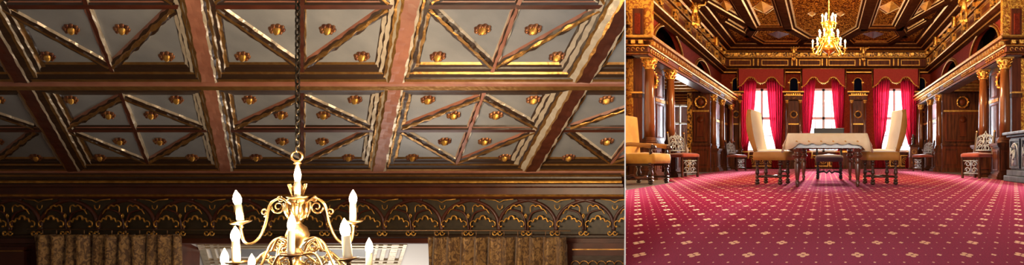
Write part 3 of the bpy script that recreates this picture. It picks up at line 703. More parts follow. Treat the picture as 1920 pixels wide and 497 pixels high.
# =================================================================== FURNITURE
def turned(mb, x, y, z0, z1, r, m='oak', seg=12, kind=0):
    H = z1-z0
    pr = [(.55, 0), (1.0, .03), (1.15, .07), (.9, .11), (.5, .13), (.5, .15), (1.0, .16), (1.0, .27), (.5, .28), (.55, .30), (1.0, .36), (.95, .45), (.6, .60), (.5, .64), (.9, .67), (.5, .70), (.55, .72), (1.05, .76), (1.1, .80), (.6, .85), (1.0, .86), (1.0, 1.0)]
    if kind == 1: pr = [(.35, 0), (.5, .03), (.42, .06), (.7, .12), (.4, .15), (.45, .17), (.95, .55), (.85, .60), (.55, .63), (.95, .66), (.55, .69), (1.25, .74), (1.35, .79), (.7, .85), (1.0, .87), (1.0, 1.0)]
    mb.lathe([(r*a, z0+H*b) for a, b in pr], (x, y, 0), m, seg)
def spiral_scroll(mb, c, R, r, m, ax='x', turns=1.5, flip=1, n=22, sc=1.):
    P = []
    for k in range(n):
        t = k/(n-1); a = t*turns*2*PI; q = R*(1-t*.8)
        p, z = q*math.cos(a)*flip, q*math.sin(a)*sc
        P.append((c[0], c[1]+p, c[2]+z) if ax == 'x' else (c[0]+p, c[1], c[2]+z))
    mb.tube(P, [r*(1-.4*k/(n-1)) for k in range(n)], m, 6)
def rounded_seat(mb, x0, x1, y0, y1, z0, z1, m, n=10):
    vs = []; fs = []
    rows = [(0, z0), (.012, z0-.0), (.018, (z0+z1)/2), (.008, z1-.015), (-.03, z1)]
    ring = []
    def pt(d, z):
        L = []
        for sx, sy, a0 in ((1, 1, 0), (-1, 1, PI/2), (-1, -1, PI), (1, -1, 1.5*PI)):
            for k in range(n//2):
                a = a0+PI/2*k/(n//2-1); rr = .035
                cx = (x1-rr if sx > 0 else x0+rr); cy = (y1-rr if sy > 0 else y0+rr)
                L.append((cx+(rr+d)*math.cos(a), cy+(rr+d)*math.sin(a), z))
        return L
    q = None
    for d, z in rows: vs += pt(d, z)
    k = len(pt(0, 0))
    for i in range(len(rows)-1):
        for j in range(k): fs.append((i*k+j, i*k+(j+1) % k, (i+1)*k+(j+1) % k, (i+1)*k+j))
    c = len(vs); vs.append(((x0+x1)/2, (y0+y1)/2, z1+.02)); fs += [((len(rows)-1)*k+j, (len(rows)-1)*k+(j+1) % k, c) for j in range(k)]
    fs.append(tuple(range(k-1, -1, -1)))
    mb.add(vs, fs, m, True)

# tall cream upholstered chair; front is local +X
def tall_chair(loc, rz, label, mirror=1, lean=.11):
    t = thing('high_back_chair', label, 'chair', loc, rz, 'high-backed chairs at the table')
    D, W = .42, .48
    m = MB(); rounded_seat(m, -D/2-.02, D/2+.06, -W/2, W/2, .37, .505, 'tan'); m.build('seat', t)
    m = MB(); rounded_seat(m, -D/2-.0, D/2+.03, -W/2+.02, W/2-.02, .485, .525, 'cream'); m.build('seat_cushion', t)
    # curved back: profile swept
    m = MB(); n = 12; vs = []; top = 1.19
    for k in range(n+1):
        u = k/n; z = .50+(top-.50)*u; x = -D/2+.03-lean*u-.03*math.sin(PI*u); th = .045+.025*math.sin(PI*min(1, u*1.05)); w_ = W/2*(1+.04*u) if u < .93 else W/2*.92
        vs += [(x-th, -w_, z-.05*u), (x+th*.4, -w_, z-.05*u), (x+th, -w_*.5, z-.07*u**4), (x+th, w_*.5, z-.07*u**4), (x+th*.4, w_, z-.07*u**2), (x-th, w_, z-.05*u)]
    fs = []; mm = []
    for k in range(n):
        for j in range(6): a = k*6+j; b = k*6+(j+1) % 6; fs.append((a, b, b+6, a+6))
    m.add(vs, [f for i, f in enumerate(fs) if i % 6 in (1, 2, 3)], 'cream', True); m.add(vs, [f for i, f in enumerate(fs) if i % 6 not in (1, 2, 3)]+[tuple(range(5, -1, -1)), tuple(n*6+j for j in range(6))], 'tan', True)
    m.build('backrest', t)
    for sx in (-1, 1):
        for sy in (-1, 1):
            m = MB(); turned(m, sx*(D/2-.03), sy*(W/2-.04), .05, .38, .032); m.ball((sx*(D/2-.03), sy*(W/2-.04), .03), .036, 'oak', 10, (1.1, 1.1, .85)); m.build('leg', t)
    m = MB(); m.tube([(D/2-.03, -W/2+.04, .2), (D/2-.03, W/2-.04, .2)], .015, 'oak', 8); m.build('stretcher', t)
    m = MB()
    for sy in (-1, 1): m.tube([(-D/2+.03, sy*(W/2-.04), .125), (D/2-.03, sy*(W/2-.04), .125)], .017, 'oak', 8)
    m.tube([(0, -W/2+.04, .125), (0, W/2-.04, .125)], .017, 'oak', 8)
    for sx in (-.5, .5): m.ball((sx*D*.5, -W/2+.04, .125), .024, 'oak', 8)
    m.build('stretcher', t)
    for sy in (-1, 1): m = MB(); m.box(-D/2-.01, -D/2+.04, sy*(W/2-.03)-.02, sy*(W/2-.03)+.02, .38, .56, 'oak'); m.build('back_post', t)
    return t
tall_chair((-.795, 9.02, .0135), math.radians(-13), 'high-backed cream upholstered chair standing left of the table')
tall_chair((.85, 8.98, .0135), math.radians(180+13), 'high-backed cream upholstered chair standing right of the table')

# carved side chair; front is local +X
def carved_back(mb, x, w_, z0, z1, lean, m):
    def P(y, z): return (x-lean*(z-z0)/(z1-z0), y, z)
    H = z1-z0; n = 0
    # outline panel edges
    mb.tube([P(-w_, z0), P(-w_, z1-.08), P(-w_*.6, z1-.03), P(-w_*.25, z1-.05), P(0, z1+.05), P(w_*.25, z1-.05), P(w_*.6, z1-.03), P(w_, z1-.08), P(w_, z0)], .013, m, 6)
    mb.tube([P(-w_, z0+.02), P(w_, z0+.02)], .016, m, 6)
    for sgn in (-1, 1):
        for (cy, cz, R) in ((.5, .18, .42), (.48, .42, .42), (.45, .66, .40), (.22, .86, .22)):
            pts = []
            for k in range(16):
                t = k/15; a = t*2.6*PI; q = R*w_*(1-.75*t)
                pts.append(P(sgn*(cy*w_+q*math.cos(a)*.9), z0+cz*H+q*math.sin(a)*1.1))
            mb.tube(pts, .011, m, 5)
    mb.tube([P(.0, z0+.02), P(.03, z0+H*.3), P(-.03, z0+H*.55), P(0, z0+H*.95)], .015, m, 6)
    for z in (.3, .55, .8): mb.ball(P(0, z0+H*z), .026, m, 8)
def side_chair(loc, rz, label, h=.93):
    t = thing('carved_side_chair', label, 'chair', loc, rz, 'carved chairs along the side walls'); D, W = .42, .44
    m = MB(); rounded_seat(m, -D/2, D/2+.03, -W/2, W/2, .42, .50, 'redseat'); m.build('seat', t)
    m = MB(); carved_back(m, -D/2+.01, W/2-.03, .54, h-.03, .07, 'carved'); m.build('carved_backrest', t)
    for sy in (-1, 1):
        m = MB(); y = sy*(W/2-.005); m.slab([(-D/2-.02, y-.018, 0), (-D/2+.025, y-.018, 0), (-D/2+.03, y-.018, .48), (-D/2-.045, y-.018, h), (-D/2-.085, y-.018, h), (-D/2-.015, y-.018, .48)], (0, .036, 0), 'oak')
        m.ball((-D/2-.065, y, h+.015), .022, 'gold', 8); m.build('back_post', t, bevel=.004)
        m = MB(); m.box(D/2-.025, D/2+.015, y-.02-sy*.01, y+.02-sy*.01, 0, .43, 'oak'); m.build('leg', t, bevel=.004)
    for sy in (-1, 1): m = MB(); m.box(-D/2, D/2, sy*(W/2-.01)-.012, sy*(W/2-.01)+.012, .08, .11, 'oak'); m.build('stretcher', t)
    m = MB(); m.box(D/2-.03, D/2-.0, -W/2+.02, W/2-.02, .38, .42, 'oak'); m.build('front_rail', t)
    m = MB()     # carved apron board between the front legs
    x = D/2-.01
    for sgn in (-1, 1):
        for cz in (.16, .28): 
            pts = [(x, sgn*(.08+.07*(1-.7*k/12)*math.cos(k*.6)), cz+.06*(1-.7*k/12)*math.sin(k*.6)) for k in range(13)]; m.tube(pts, .010, 'carved', 5)
    m.tube([(x, -W/2+.03, .10), (x, W/2-.03, .10)], .012, 'carved', 6); m.tube([(x, -W/2+.03, .35), (x, W/2-.03, .35)], .012, 'carved', 6); m.tube([(x, 0, .1), (x, 0, .35)], .012, 'carved', 6)
    m.build('carved_apron', t)
    return t
side_chair((-3.0, 12.5, .012), math.radians(-38), 'carved chair with rust-red seat between the two near left columns')
side_chair((-2.80, 18.6, .012), math.radians(-32), 'carved chair with rust-red seat at the far left beside the curtain', .92)
side_chair((3.00, 17.9, .012), math.radians(180+32), 'carved chair with rust-red seat at the far right beside the small cabinet', .92)
side_chair((3.06, 11.75, .012), math.radians(180+38), 'carved chair with rust-red seat in front of the near right columns')

# golden yellow armchair at the left edge
t = thing('armchair', 'golden yellow velvet armchair at the left edge beside the carved chair', 'chair', (-2.92, 9.52, 0), math.radians(-12))
D, W = .58, .56
m = MB(); rounded_seat(m, -D/2, D/2+.02, -W/2, W/2, .33, .49, 'yellow'); m.build('seat', t)
m = MB(); m.slab([(-D/2-.02, -W/2, .46), (-D/2+.06, -W/2, .46), (-D/2+.0, -W/2, 1.10), (-D/2-.10, -W/2, 1.12)], (0, W, 0), 'yellow'); m.build('backrest', t, bevel=.02)
for sy in (-1, 1):
    a = MB(); y = sy*(W/2-.02)
    a.tube([(-D/2, y, .62), (-.1, y, .635), (.12, y, .62), (D/2-.02, y, .60)], [.03, .034, .034, .04], 'tan', 10); a.tube([(D/2-.03, y, .60), (D/2+.02, y, .585), (D/2+.03, y, .55)], [.035, .035, .03], 'oak', 8)
    am = a.build('armrest', t); a = MB(); turned(a, D/2-.04, y, .44, .60, .030); a.build('arm_post', am)
    for sx in (-1, 1):
        m = MB(); turned(m, sx*(D/2-.04), y, .04, .34, .042); m.ball((sx*(D/2-.04), y, .025), .042, 'oak', 8, (1, 1, .7)); m.build('leg', t)
for sy in (-1, 1): m = MB(); m.tube([(-D/2+.05, sy*(W/2-.03), .11), (D/2-.05, sy*(W/2-.03), .11)], .02, 'oak', 8); m.build('stretcher', t)
m = MB(); m.tube([(-.2, -W/2, .1), (-.05, -W/2-.0, .14), (.05, -W/2, .09), (.2, -W/2, .12)], .025, 'column', 8); m.build('stretcher', t)
for sy in (-1, 1): m = MB(); m.box(-D/2+.02, D/2-.02, sy*(W/2-.035)-.015, sy*(W/2-.035)+.015, .29, .34, 'oak'); m.build('seat_rail', t)

# dark chair behind the table
t = thing('low_back_armchair', 'black-framed chair with aubergine seat standing behind the table', 'chair', (.09, 11.35, .0135), -PI/2)
m = MB(); rounded_seat(m, -.24, .24, -.25, .25, .33, .46, 'purple'); m.build('seat', t)
m = MB(); m.box(-.29, -.24, -.30, .30, .70, .995, 'ebony'); m.build('back_panel', t, bevel=.012)
for sy in (-1, 1):
    m = MB(); m.box(-.285, -.245, sy*.24-.02, sy*.24+.02, .38, .75, 'ebony'); m.build('back_post', t)
    for sx in (-1, 1):
        m = MB(); turned(m, sx*.21, sy*.22, .05, .34, .03, 'ebony'); m.ball((sx*.21, sy*.22, .03), .034, 'ebony', 8); m.build('leg', t)
m = MB(); m.tube([(.21, -.22, .13), (.21, -.10, .15), (.21, -.05, .12), (.21, 0, .16), (.21, .05, .12), (.21, .10, .15), (.21, .22, .13)], .018, 'ebony', 8)
m.build('stretcher', t)
for sy in (-1, 1): m = MB(); m.tube([(-.21, sy*.22, .12), (.21, sy*.22, .12)], .016, 'ebony', 8); m.build('stretcher', t)

# table with cloth
tx0, tx1, ty0, ty1 = -.50, .58, 7.98, 10.95; tz = .735
t = thing('dining_table', 'dark walnut table on turned legs under a cream cloth', 'table', (0, 0, .012))
m = MB(); m.box(tx0+.01, tx1-.01, ty0+.01, ty1-.01, tz-.05, tz-.004, 'tablewood'); m.build('tabletop', t, bevel=.006)
m = MB(); ax0, ax1, ay0, ay1 = -.43, .515, 8.2, 10.78
m.box(ax0, ax1, ay0-.02, ay0+.02, tz-.17, tz-.05, 'tablewood'); m.box(ax0, ax1, ay1-.02, ay1+.02, tz-.17, tz-.05, 'tablewood'); m.box(ax0-.01, ax0+.03, ay0, ay1, tz-.17, tz-.05, 'tablewood'); m.box(ax1-.03, ax1+.01, ay0, ay1, tz-.17, tz-.05, 'tablewood')
m.box(ax0-.02, ax1+.02, ay0-.035, ay0+.0, tz-.19, tz-.165, 'tablewood')
k = 0
for i in range(9):
    x = ax0+.06+i*(ax1-ax0-.12)/8; m.ball((x, ay0-.02, tz-.195), .022, 'tablewood', 8, (1.6, .7, .8))
m.build('apron', t)
for x in (-.3825, .465):
    for y in (8.25, 10.73):
        m = MB(); turned(m, x, y, 0, tz-.16, .052, 'tablewood', 14, 1); m.box(x-.05, x+.05, y-.05, y+.05, tz-.2, tz-.05, 'tablewood'); m.build('leg', t)
# cloth
m = MB(); cz = tz+.012+.004
nU = 44; vs = []; fs = []
hem = []
per = []
def edge(p0, p1, n):
    return [(p0[0]+(p1[0]-p0[0])*i/n, p0[1]+(p1[1]-p0[1])*i/n) for i in range(n)]
per = edge((tx0, ty0), (tx1, ty0), 40)+edge((tx1, ty0), (tx1, ty1), 60)+edge((tx1, ty1), (tx0, ty1), 40)+edge((tx0, ty1), (tx0, ty0), 60)
cxm, cym = (tx0+tx1)/2, (ty0+ty1)/2
levels = [(.0, 0.), (.006, -.006), (.012, -.05), (.016, -.10), (.02, -1)]
for li, (o, dz) in enumerate(levels):
    for i, (x, y) in enumerate(per):
        if i < 40: nx, ny, u = 0, -1, x*1; side = 0
        elif i < 100: nx, ny, u = 1, 0, y; side = 1
        elif i < 140: nx, ny, u = 0, 1, x; side = 2
        else: nx, ny, u = -1, 0, y; side = 1
        corner = min(math.hypot(x-a, y-b) for a in (tx0, tx1) for b in (ty0, ty1)); cf = max(0, 1-corner/.14)
        sca = .5+.5*abs(math.sin(PI*u/.165)) if side == 0 else .5+.5*abs(math.sin(PI*u/.3))
        drop = -(.10+.055*sca+.10*cf) if dz == -1 else dz
        rr = (.25 if side == 1 else 1)
        wav = (.012*math.sin(u*22)+.02*cf)*abs(drop)/.2
        if side == 1: wav += .02*abs(drop)/.2
        if cf > 0: d = Vector((x-cxm, (y-cym)*.3, 0)).normalized(); nxx, nyy = nx*.5+d.x*.5, ny*.5+d.y*.5
        else: nxx, nyy = nx, ny
        vs.append((x+nxx*(o+wav), y+nyy*(o+wav), cz+drop))
n = len(per)
for li in range(len(levels)-1):
    for i in range(n): fs.append((li*n+i, li*n+(i+1) % n, (li+1)*n+(i+1) % n, (li+1)*n+i))
m.add(vs, fs, 'cloth', True); m.add(vs[:n], [tuple(range(n))], 'cloth')
clo = thing('tablecloth', 'cream scalloped tablecloth draped over the walnut table', 'tablecloth')
o = m.build('cloth_sheet', clo); o.modifiers.new('thick', 'SOLIDIFY').thickness = .004
for k in range(6):
    m = MB(); x = tx0+.12+k*.165; m.ball((x, ty0-.03, cz-.105), .010, 'goldp', 8, (1, .4, 1)); m.ball((x+.012, ty0-.03, cz-.110), .008, 'goldp', 8, (1, .4, 1)); m.build('embroidered_motif', clo)
for s_, x, lb in ((-1, tx0-.055, 'left'), (1, tx1+.055, 'right')):
    m = MB(); vs = []; 
    n1, n2 = 24, 6
    for j in range(n2+1):
        v = j/n2
        for i in range(n1+1):
            u = i/n1; y = ty0-.0+.75*u
            z = cz-.005-v*(.22+.05*math.sin(u*14))*(1-.45*u); xx = x+s_*(.0+.025*v*(1-.5*u)+.016*math.sin(u*26)*v)-s_*.05*(1-v)
            vs.append((xx, y, z))
    m.add(vs, [(j*(n1+1)+i, j*(n1+1)+i+1, (j+1)*(n1+1)+i+1, (j+1)*(n1+1)+i) for j in range(n2) for i in range(n1)], 'lace', True)
    o = m.build('lace_overhang', clo); o.modifiers.new('thick', 'SOLIDIFY').thickness = .003

# small cabinet with figurine, far right
t = thing('small_cabinet', 'small carved wooden cabinet by the right window', 'cabinet', (3.12, 20.6, .012))
m = MB(); m.box(-.14, .14, -.16, .16, .06, .80, 'wood2'); m.box(-.17, .17, -.19, .19, .80, .86, 'wood'); m.box(-.16, .16, -.18, .18, 0, .07, 'wood'); m.box(-.15, .15, -.17, .17, .42, .45, 'wood'); m.build('body', t, bevel=.005)
m = MB(); m.box(-.11, .11, -.175, -.16, .10, .40, 'column'); m.ring((0, -.18, .25), .07, .012, 'goldp'); d = m.build('door', t); m = MB(); m.ball((.08, -.185, .25), .012, 'gold', 6); m.build('knob', d)
m = MB(); m.box(-.11, .11, -.175, -.16, .48, .77, 'column'); m.ring((0, -.18, .62), .07, .012, 'goldp'); m.build('door', t)
t = thing('bronze_figurine', 'dark bronze figurine standing on the small cabinet', 'figurine', (3.12, 20.6, .872))
m = MB(); m.lathe([(.08, 0), (.08, .02), (.05, .04), (.06, .1), (.045, .18), (.06, .24), (.03, .29), (.035, .32), (.03, .36), (.005, .38)], (0, 0, 0), 'bronze', 12); m.tube([(.04, 0, .25), (.1, -.02, .2), (.09, -.05, .3)], .015, 'bronze', 6); m.tube([(-.04, 0, .25), (-.08, -.03, .18), (-.02, -.06, .2)], .015, 'bronze', 6); m.build('body', t)
# small items on a stand behind the near left chair
t = thing('side_stand', 'dark side stand behind the carved chair at the left', 'table', (-3.72, 15.9, 0))
m = MB(); m.box(-.22, .22, -.25, .25, .50, .54, 'wood'); m.build('top', t)
for a in (-1, 1):
    for b in (-1, 1): m = MB(); turned(m, a*.18, b*.2, 0, .5, .025, 'oak'); m.build('leg', t)
t = thing('porcelain_vase', 'small pale porcelain vase on the side stand', 'vase', (-3.76, 15.8, .54))
m = MB(); m.lathe([(.05, 0), (.09, .03), (.11, .09), (.07, .16), (.04, .2), (.06, .23)], (0, 0, 0), 'cream', 14); m.build('body', t)
# carved stone fireplace at right edge
t = thing('carved_stove', 'grey carved stone stove at the right edge of the hall', 'stove', (3.42, 9.95, .012), math.radians(0))
X0 = -.22
m = MB(); m.box(-.26, .6, -.95, .42, 0, .10, 'marble'); m.box(-.22, .6, -.91, .38, .10, .20, 'marble'); m.box(-.16, .6, -.85, .33, .20, .76, 'marble'); m.build('body', t, bevel=.012)
m = MB(); m.box(-.28, .6, -.96, .43, .80, .85, 'marble'); m.box(-.22, .6, -.90, .38, .76, .80, 'marble'); m.build('mantel_shelf', t, bevel=.01)
m = MB(); x = -.16
for y0 in (-.82, -.20):
    frame_rect(m, (x, y0, .23), (0, 1, 0), (0, 0, 1), .50, .50, .035, .03, 'marble', (-1, 0, 0))
    cy = y0+.25
    m.tube([(x-.02, cy-.17, .27), (x-.02, cy-.17, .50)]+[(x-.02, cy-.17*math.cos(PI*k/8), .50+.15*math.sin(PI*k/8)) for k in range(9)]+[(x-.02, cy+.17, .27)], .016, 'carved', 6)
    m.lathe([(.07, .27), (.06, .36), (.045, .46), (.06, .52), (.02, .56)], (x-.01, cy, 0), 'carved', 10); m.ball((x-.02, cy, .59), .04, 'carved', 8)
    m.tube([(x-.04, cy-.05, .51), (x-.05, cy-.11, .43), (x-.06, cy-.03, .38)], .018, 'carved', 6); m.tube([(x-.04, cy+.05, .51), (x-.05, cy+.11, .45), (x-.05, cy+.10, .58)], .018, 'carved', 6)
m.build('relief_panel', t)

# ---- chandelier of the red hall
def bulb(mb, x, y, z, h, r, mt): mb.lathe([(r*.5, 0), (r*.95, h*.25), (r, h*.45), (r*.6, h*.8), (r*.08, h)], (x, y, z), mt, 12)
t = thing('brass_chandelier', 'many-armed polished brass chandelier glowing in the red hall', 'chandelier', (.09, 12.0, 0))
sc = 12/1100.; zc = lambda y: EYE+(CY-y)*sc; xc = lambda x: (x-CX)*sc-.09
m = MB(); m.lathe([(.004, zc(108)), (.03, zc(106)), (.02, zc(102)), (.10, zc(98)), (.16, zc(92)), (.13, zc(86)), (.06, zc(80)), (.05, zc(76)), (.12, zc(70)), (.10, zc(62)), (.05, zc(58)), (.09, zc(50)), (.05, zc(44)), (.03, zc(40)), (.01, zc(36))], (0, 0, 0), 'brassy', 20); m.build('stem', t)
m = MB(); m.tube([(0, 0, zc(38)), (0, 0, CZ)], .010, 'brassy', 6)
for k in range(30): m.ring((0, 0, zc(34)+k*.036), .014, .004, 'brassy', 'y' if k % 2 else 'x', 10, 5, (1, 1.4))
m.build('chain', t)
arms = []
for (px, py, n) in ((1524, 78, 6), (1543, 92, 0), (1570, 92, 0), (1583, 77, 0)): pass
tiers = [(.33, zc(92), zc(85), 8, .0), (.20, zc(74), zc(66), 8, .3), (.135, zc(44), zc(46), 6, .1)]
for ti, (R, zp, za, nn, ph) in enumerate(tiers):
    for k in range(nn):
        a = 2*PI*k/nn+ph; ca, sa = math.cos(a), math.sin(a)
        m = MB(); m.tube(smooth([(ca*.03, sa*.03, za+.02), (ca*R*.4, sa*R*.4, za+.05), (ca*R*.6, sa*R*.6, za-.05), (ca*R*.88, sa*R*.88, zp-.10), (ca*R, sa*R, zp-.02)], 5), .010, 'brassy', 6)
        m.tube([(ca*(R*.45+.03*math.cos(q)), sa*(R*.45+.03*math.cos(q)), za+.03*math.sin(q)) for q in [i*.7 for i in range(9)]], .007, 'brassy', 5)
        ar = m.build('arm', t)
        m = MB(); m.lathe([(.008, -.05), (.02, -.03), (.012, -.015), (.045, 0), (.05, .012), (.012, .012), (.014, .03)], (ca*R, sa*R, zp), 'brassy', 12); m.build('drip_pan', ar)
        m = MB(); m.lathe([(.013, .02), (.013, .13)], (ca*R, sa*R, zp), 'candle', 10); m.build('candle', ar)
        m = MB(); bulb(m, ca*R, sa*R, zp+.13, .065, .022, 'flame2'); m.build('bulb', ar)
for k, (x, z) in enumerate(((-.6, zc(60)), (.6, zc(60)), (-.45, zc(40)), (.45, zc(40)), (-.1, zc(12)), (.1, zc(115)))):
    lamp('chandelier_light', (.09+x, 11.5 if k < 4 else 12.5, z), 190, (1.0, .68, .34), .05)

# =================================================================== COFFERED LOWER HALL
SL = (1055-CY)/F                   # slope of the raked ceiling
KC = 8*(SL+(CY-330)/F)
AX = -.8905                        # obliquity of the long beams
def LP(a, t, h=0.): return Vector((AX*t+a, t, EYE+KC-SL*t-h))
Wc = 2.03
PL = Vector((PS*2.15-.004, 2.15, 0)); PN = Vector((1, -PS, 0))
T_END = 8.0
# panels
m = MB(); 
for k in range(-4, 4):
    m.slab([LP(Wc*k, 4.2), LP(Wc*(k+1), 4.2), LP(Wc*(k+1), T_END+.1), LP(Wc*k, T_END+.1)], (0, 0, .12), 'greypaint')
left_of(m)
lc = struct(m.build('ceiling'), 'raked grey coffered ceiling with maroon beams and gilded mouldings')
def wob(t, k): return .0045*math.sin(t*23+k*2.1)+.0040*math.sin(t*41+k*5.3)+.0025*math.sin(t*71+k)
def sweep_l(mb, p0, p1, prof, mats, n=60, wobble=1., perp=None):
    """p0,p1 lattice (a,t); prof: (offset, drop)"""
    d = Vector((p1[0]-p0[0], p1[1]-p0[1])); L = d.length; d /= L; q = perp or Vector((d.y, -d.x)); q = Vector(q)
    for j in range(len(prof)-1):
        vs = []
        for i in range(n+1):
            u = i/n; P = Vector(p0)+d*L*u
            for jj in (j, j+1):
                o, h = prof[jj]; w_ = wob(u*L, jj)*wobble if 0 < jj < len(prof)-1 else 0
                vs.append(LP(P.x+q.x*(o+w_), P.y+q.y*(o+w_), h+w_*.4))
        mb.add(vs, [(2*i, 2*i+2, 2*i+3, 2*i+1) for i in range(n)], mats[j], True)
def flatshade(mb): mb.sm = [False]*len(mb.sm)
# thin ribs (cross, diagonals)
TH = [(-.05, 0), (-.042, .018), (-.03, .02), (-.02, .036), (.02, .036), (.03, .02), (.042, .018), (.05, 0)]
THm = ['umber', 'oldgold', 'umber', 'rose', 'umber', 'oldgold', 'creamm']
DG = [(-.052, 0), (-.042, .022), (-.02, .026), (-.012, .038), (.012, .038), (.02, .026), (.042, .022), (.052, 0)]
DGm = ['rose', 'umber', 'oldgold', 'oldgold', 'umber', 'umber', 'creamm']
rows = [(4.66, 5.53, 6.415), (6.415, 7.12, 7.90)]
cross = MB(); diag = MB()
for k in range(-4, 3):
    a = Wc*k+Wc*0
    # long thin rib through coffer centre
    sweep_l(cross, (a, 4.4), (a, 7.9), [(o*.9, h) for o, h in TH], ['creamm', 'rose', 'umber', 'rose', 'maroon', 'creamm', 'creamm'] if k > 0 else ['maroon', 'rose', 'maroon', 'maroon', 'creamm', 'creamm', 'creamm'] if k < 0 else ['umber', 'oldgold', 'umber', 'maroon', 'umber', 'oldgold', 'creamm'], 70, .8)
for (t0, tm, t1) in rows:
    sweep_l(cross, (-8.5, tm), (4.4, tm), TH, ['umber', 'umber', 'oldgold', 'maroon', 'umber', 'rose', 'umber'], 120, .2)
    for k in range(-4, 3):
        a = Wc*k; e = Wc/2-.20
        for s_ in (-1, 1):
            sweep_l(diag, (a+s_*e, tm+.03), (a+s_*.02, t1-.20), DG, DGm, 34)
            sweep_l(diag, (a+s_*.02, t0+.22), (a+s_*e, tm-.03), DG, DGm, 34)
flatshade(cross); flatshade(diag)
left_of(cross); cross.build('cross_rib', lc); left_of(diag); diag.build('diagonal_rib', lc)
# main long beams, one part each
BP = lambda li, ri: ([(-.225*li, 0), (-.215*li, .016), (-.185*li, .020), (-.175*li, .034), (-.140*li, .036), (-.128*li, .052), (-.105*li, .054), (-.095, .070), (-.07, .078), (-.02, .074), (.02, .074), (.07, .078), (.095, .070), (.105*ri, .054), (.128*ri, .052), (.140*ri, .036), (.175*ri, .034), (.185*ri, .020), (.215*ri, .016), (.225*ri, 0)])
BM = ['umber', 'creamm', 'umber', 'creamm', 'umber', 'oldgold', 'creamm', 'oldgold', 'rose', 'rose', 'rose', 'creamm', 'umber', 'oldgold', 'creamm', 'umber', 'creamm', 'oldgold', 'umber']
for k in range(-4, 3):
    a = Wc*(k+.5); m = MB()
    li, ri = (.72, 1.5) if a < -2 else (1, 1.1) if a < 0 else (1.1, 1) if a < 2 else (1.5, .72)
    dark = abs(a) > 2  # outer beams turn maroon: light falloff from the centre put into colour
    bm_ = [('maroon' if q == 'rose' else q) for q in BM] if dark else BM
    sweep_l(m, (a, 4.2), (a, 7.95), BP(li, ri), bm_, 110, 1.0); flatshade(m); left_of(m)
    if len(m.bm().verts): m.build('long_beam', lc)
# main cross beams
CB = [(-.235, 0), (-.222, .016), (-.195, .018), (-.185, .028), (-.15, .032), (-.138, .046), (-.10, .050), (-.09, .062), (-.062, .066), (-.055, .084), (-.02, .082), (.03, .084), (.045, .070), (.10, .05), (.2, 0)]
CM = ['oldgold', 'umber', 'umber', 'umber', 'oldgold', 'umber', 'umber', 'oldgold', 'rose', 'rose', 'oldgold', 'oldgold', 'umber', 'umber']
for t0 in (4.66, 6.415):
    m = MB(); sweep_l(m, (-8.5, t0), (4.6, t0), CB, CM, 140, .12, perp=(0, 1)); flatshade(m); left_of(m); m.build('main_cross_beam', lc)
m = MB(); sweep_l(m, (-8.5, 7.86), (4.6, 7.86), CB[:12]+[(.06, .10), (.2, .11)], CM[:11]+['maroon', 'maroon'], 140, .1, perp=(0, 1)); flatshade(m); left_of(m); m.build('main_cross_beam', lc)
# rosettes
def rosette(a, t):
    P = LP(a, t)
    if (P-PL).dot(PN) > -.15 or P.x < -14: return
    m = MB(); R = .074
    def q(p, r, h): return LP(a+p, t+r*.62, h)
    n = 8
    def blob(pc, rc, hc, r, hh, mt):
        vs = []; fs = []; ns, nr = 10, 4
        for i in range(nr+1):
            for k in range(ns):
                an = 2*PI*k/ns; rr = r*math.cos(i/nr*PI/2); vs.append(q(pc+rr*math.cos(an), rc+rr*math.sin(an), hc+hh*math.sin(i/nr*PI/2)))
        for i in range(nr):
            for k in range(ns): fs.append((i*ns+k, i*ns+(k+1) % ns, (i+1)*ns+(k+1) % ns, (i+1)*ns+k))
        m.add(vs, fs, mt, True)
    blob(0, 0, 0, R*1.0, .018, 'rosetted')
    for k in range(n):
        an = 2*PI*k/n+.2; blob(R*.86*math.cos(an), R*.86*math.sin(an), .002, R*.34, .030, 'rosetted')
    blob(0, 0, .012, R*.56, .050, 'goldp')
    m.build('rosette', lc)
for k in range(-4, 3):
    a = Wc*k
    for s_ in (-1, 1):
        for da, t in ((.25, 5.79), (.62, 6.10), (.60, 6.67), (.25, 6.90), (.25, 7.33), (.60, 7.62), (.25, 5.28)):
            rosette(a+s_*da, t)

# ---- back wall of the coffered hall: mouldings, frieze, opening
YW = 8.0
def zw(y, Y=YW): return EYE+(CY-y)/F*Y
def xw(x, Y=YW): return (x-CX)/F*Y
m = MB()
m.box(xw(-260), xw(338), YW+.02, YW+.25, -3, zw(318), 'maroon'); m.box(xw(803), xw(1172), YW+.02, YW+.25, -3, zw(318), 'maroon'); m.box(xw(338), xw(803), YW+.02, YW+.25, zw(458), zw(318), 'maroon')
left_of(m); lw = struct(m.build('wall_coffer_hall'), 'dark maroon end wall of the coffered hall')
m = MB()
pr = [(.0, zw(458)), (.03, zw(456)), (.03, zw(447)), (.05, zw(445)), (.05, zw(441)), (.02, zw(439)), (.02, zw(374)), (.05, zw(372)), (.07, zw(368)), (.085, zw(365.5)), (.07, zw(364)), (.07, zw(352)), (.10, zw(349)), (.10, zw(345)), (.14, zw(342.5)), (.145, zw(339.5)), (.13, zw(338)), (.16, zw(334)), (.16, zw(331)), (.19, zw(327)), (.20, zw(324)), (.22, zw(318)), (.24, zw(312))]
mm = ['maroon', 'maroon', 'umber', 'umber', 'umber', 'olive', 'maroon', 'maroon', 'goldp', 'goldp', 'maroon', 'maroon', 'maroon', 'umber', 'goldp', 'goldp', 'umber', 'umber', 'oldgold', 'umber', 'maroon', 'umber']
# travel along -X..+X with the room on the right hand side (towards the camera)
m.cornice([(xw(-260), YW+.02), (xw(1172), YW+.02)], pr, mm, cap=False)
left_of(m); fr = struct(m.build('trim_5'), 'dark moulded cornice above the carved frieze')
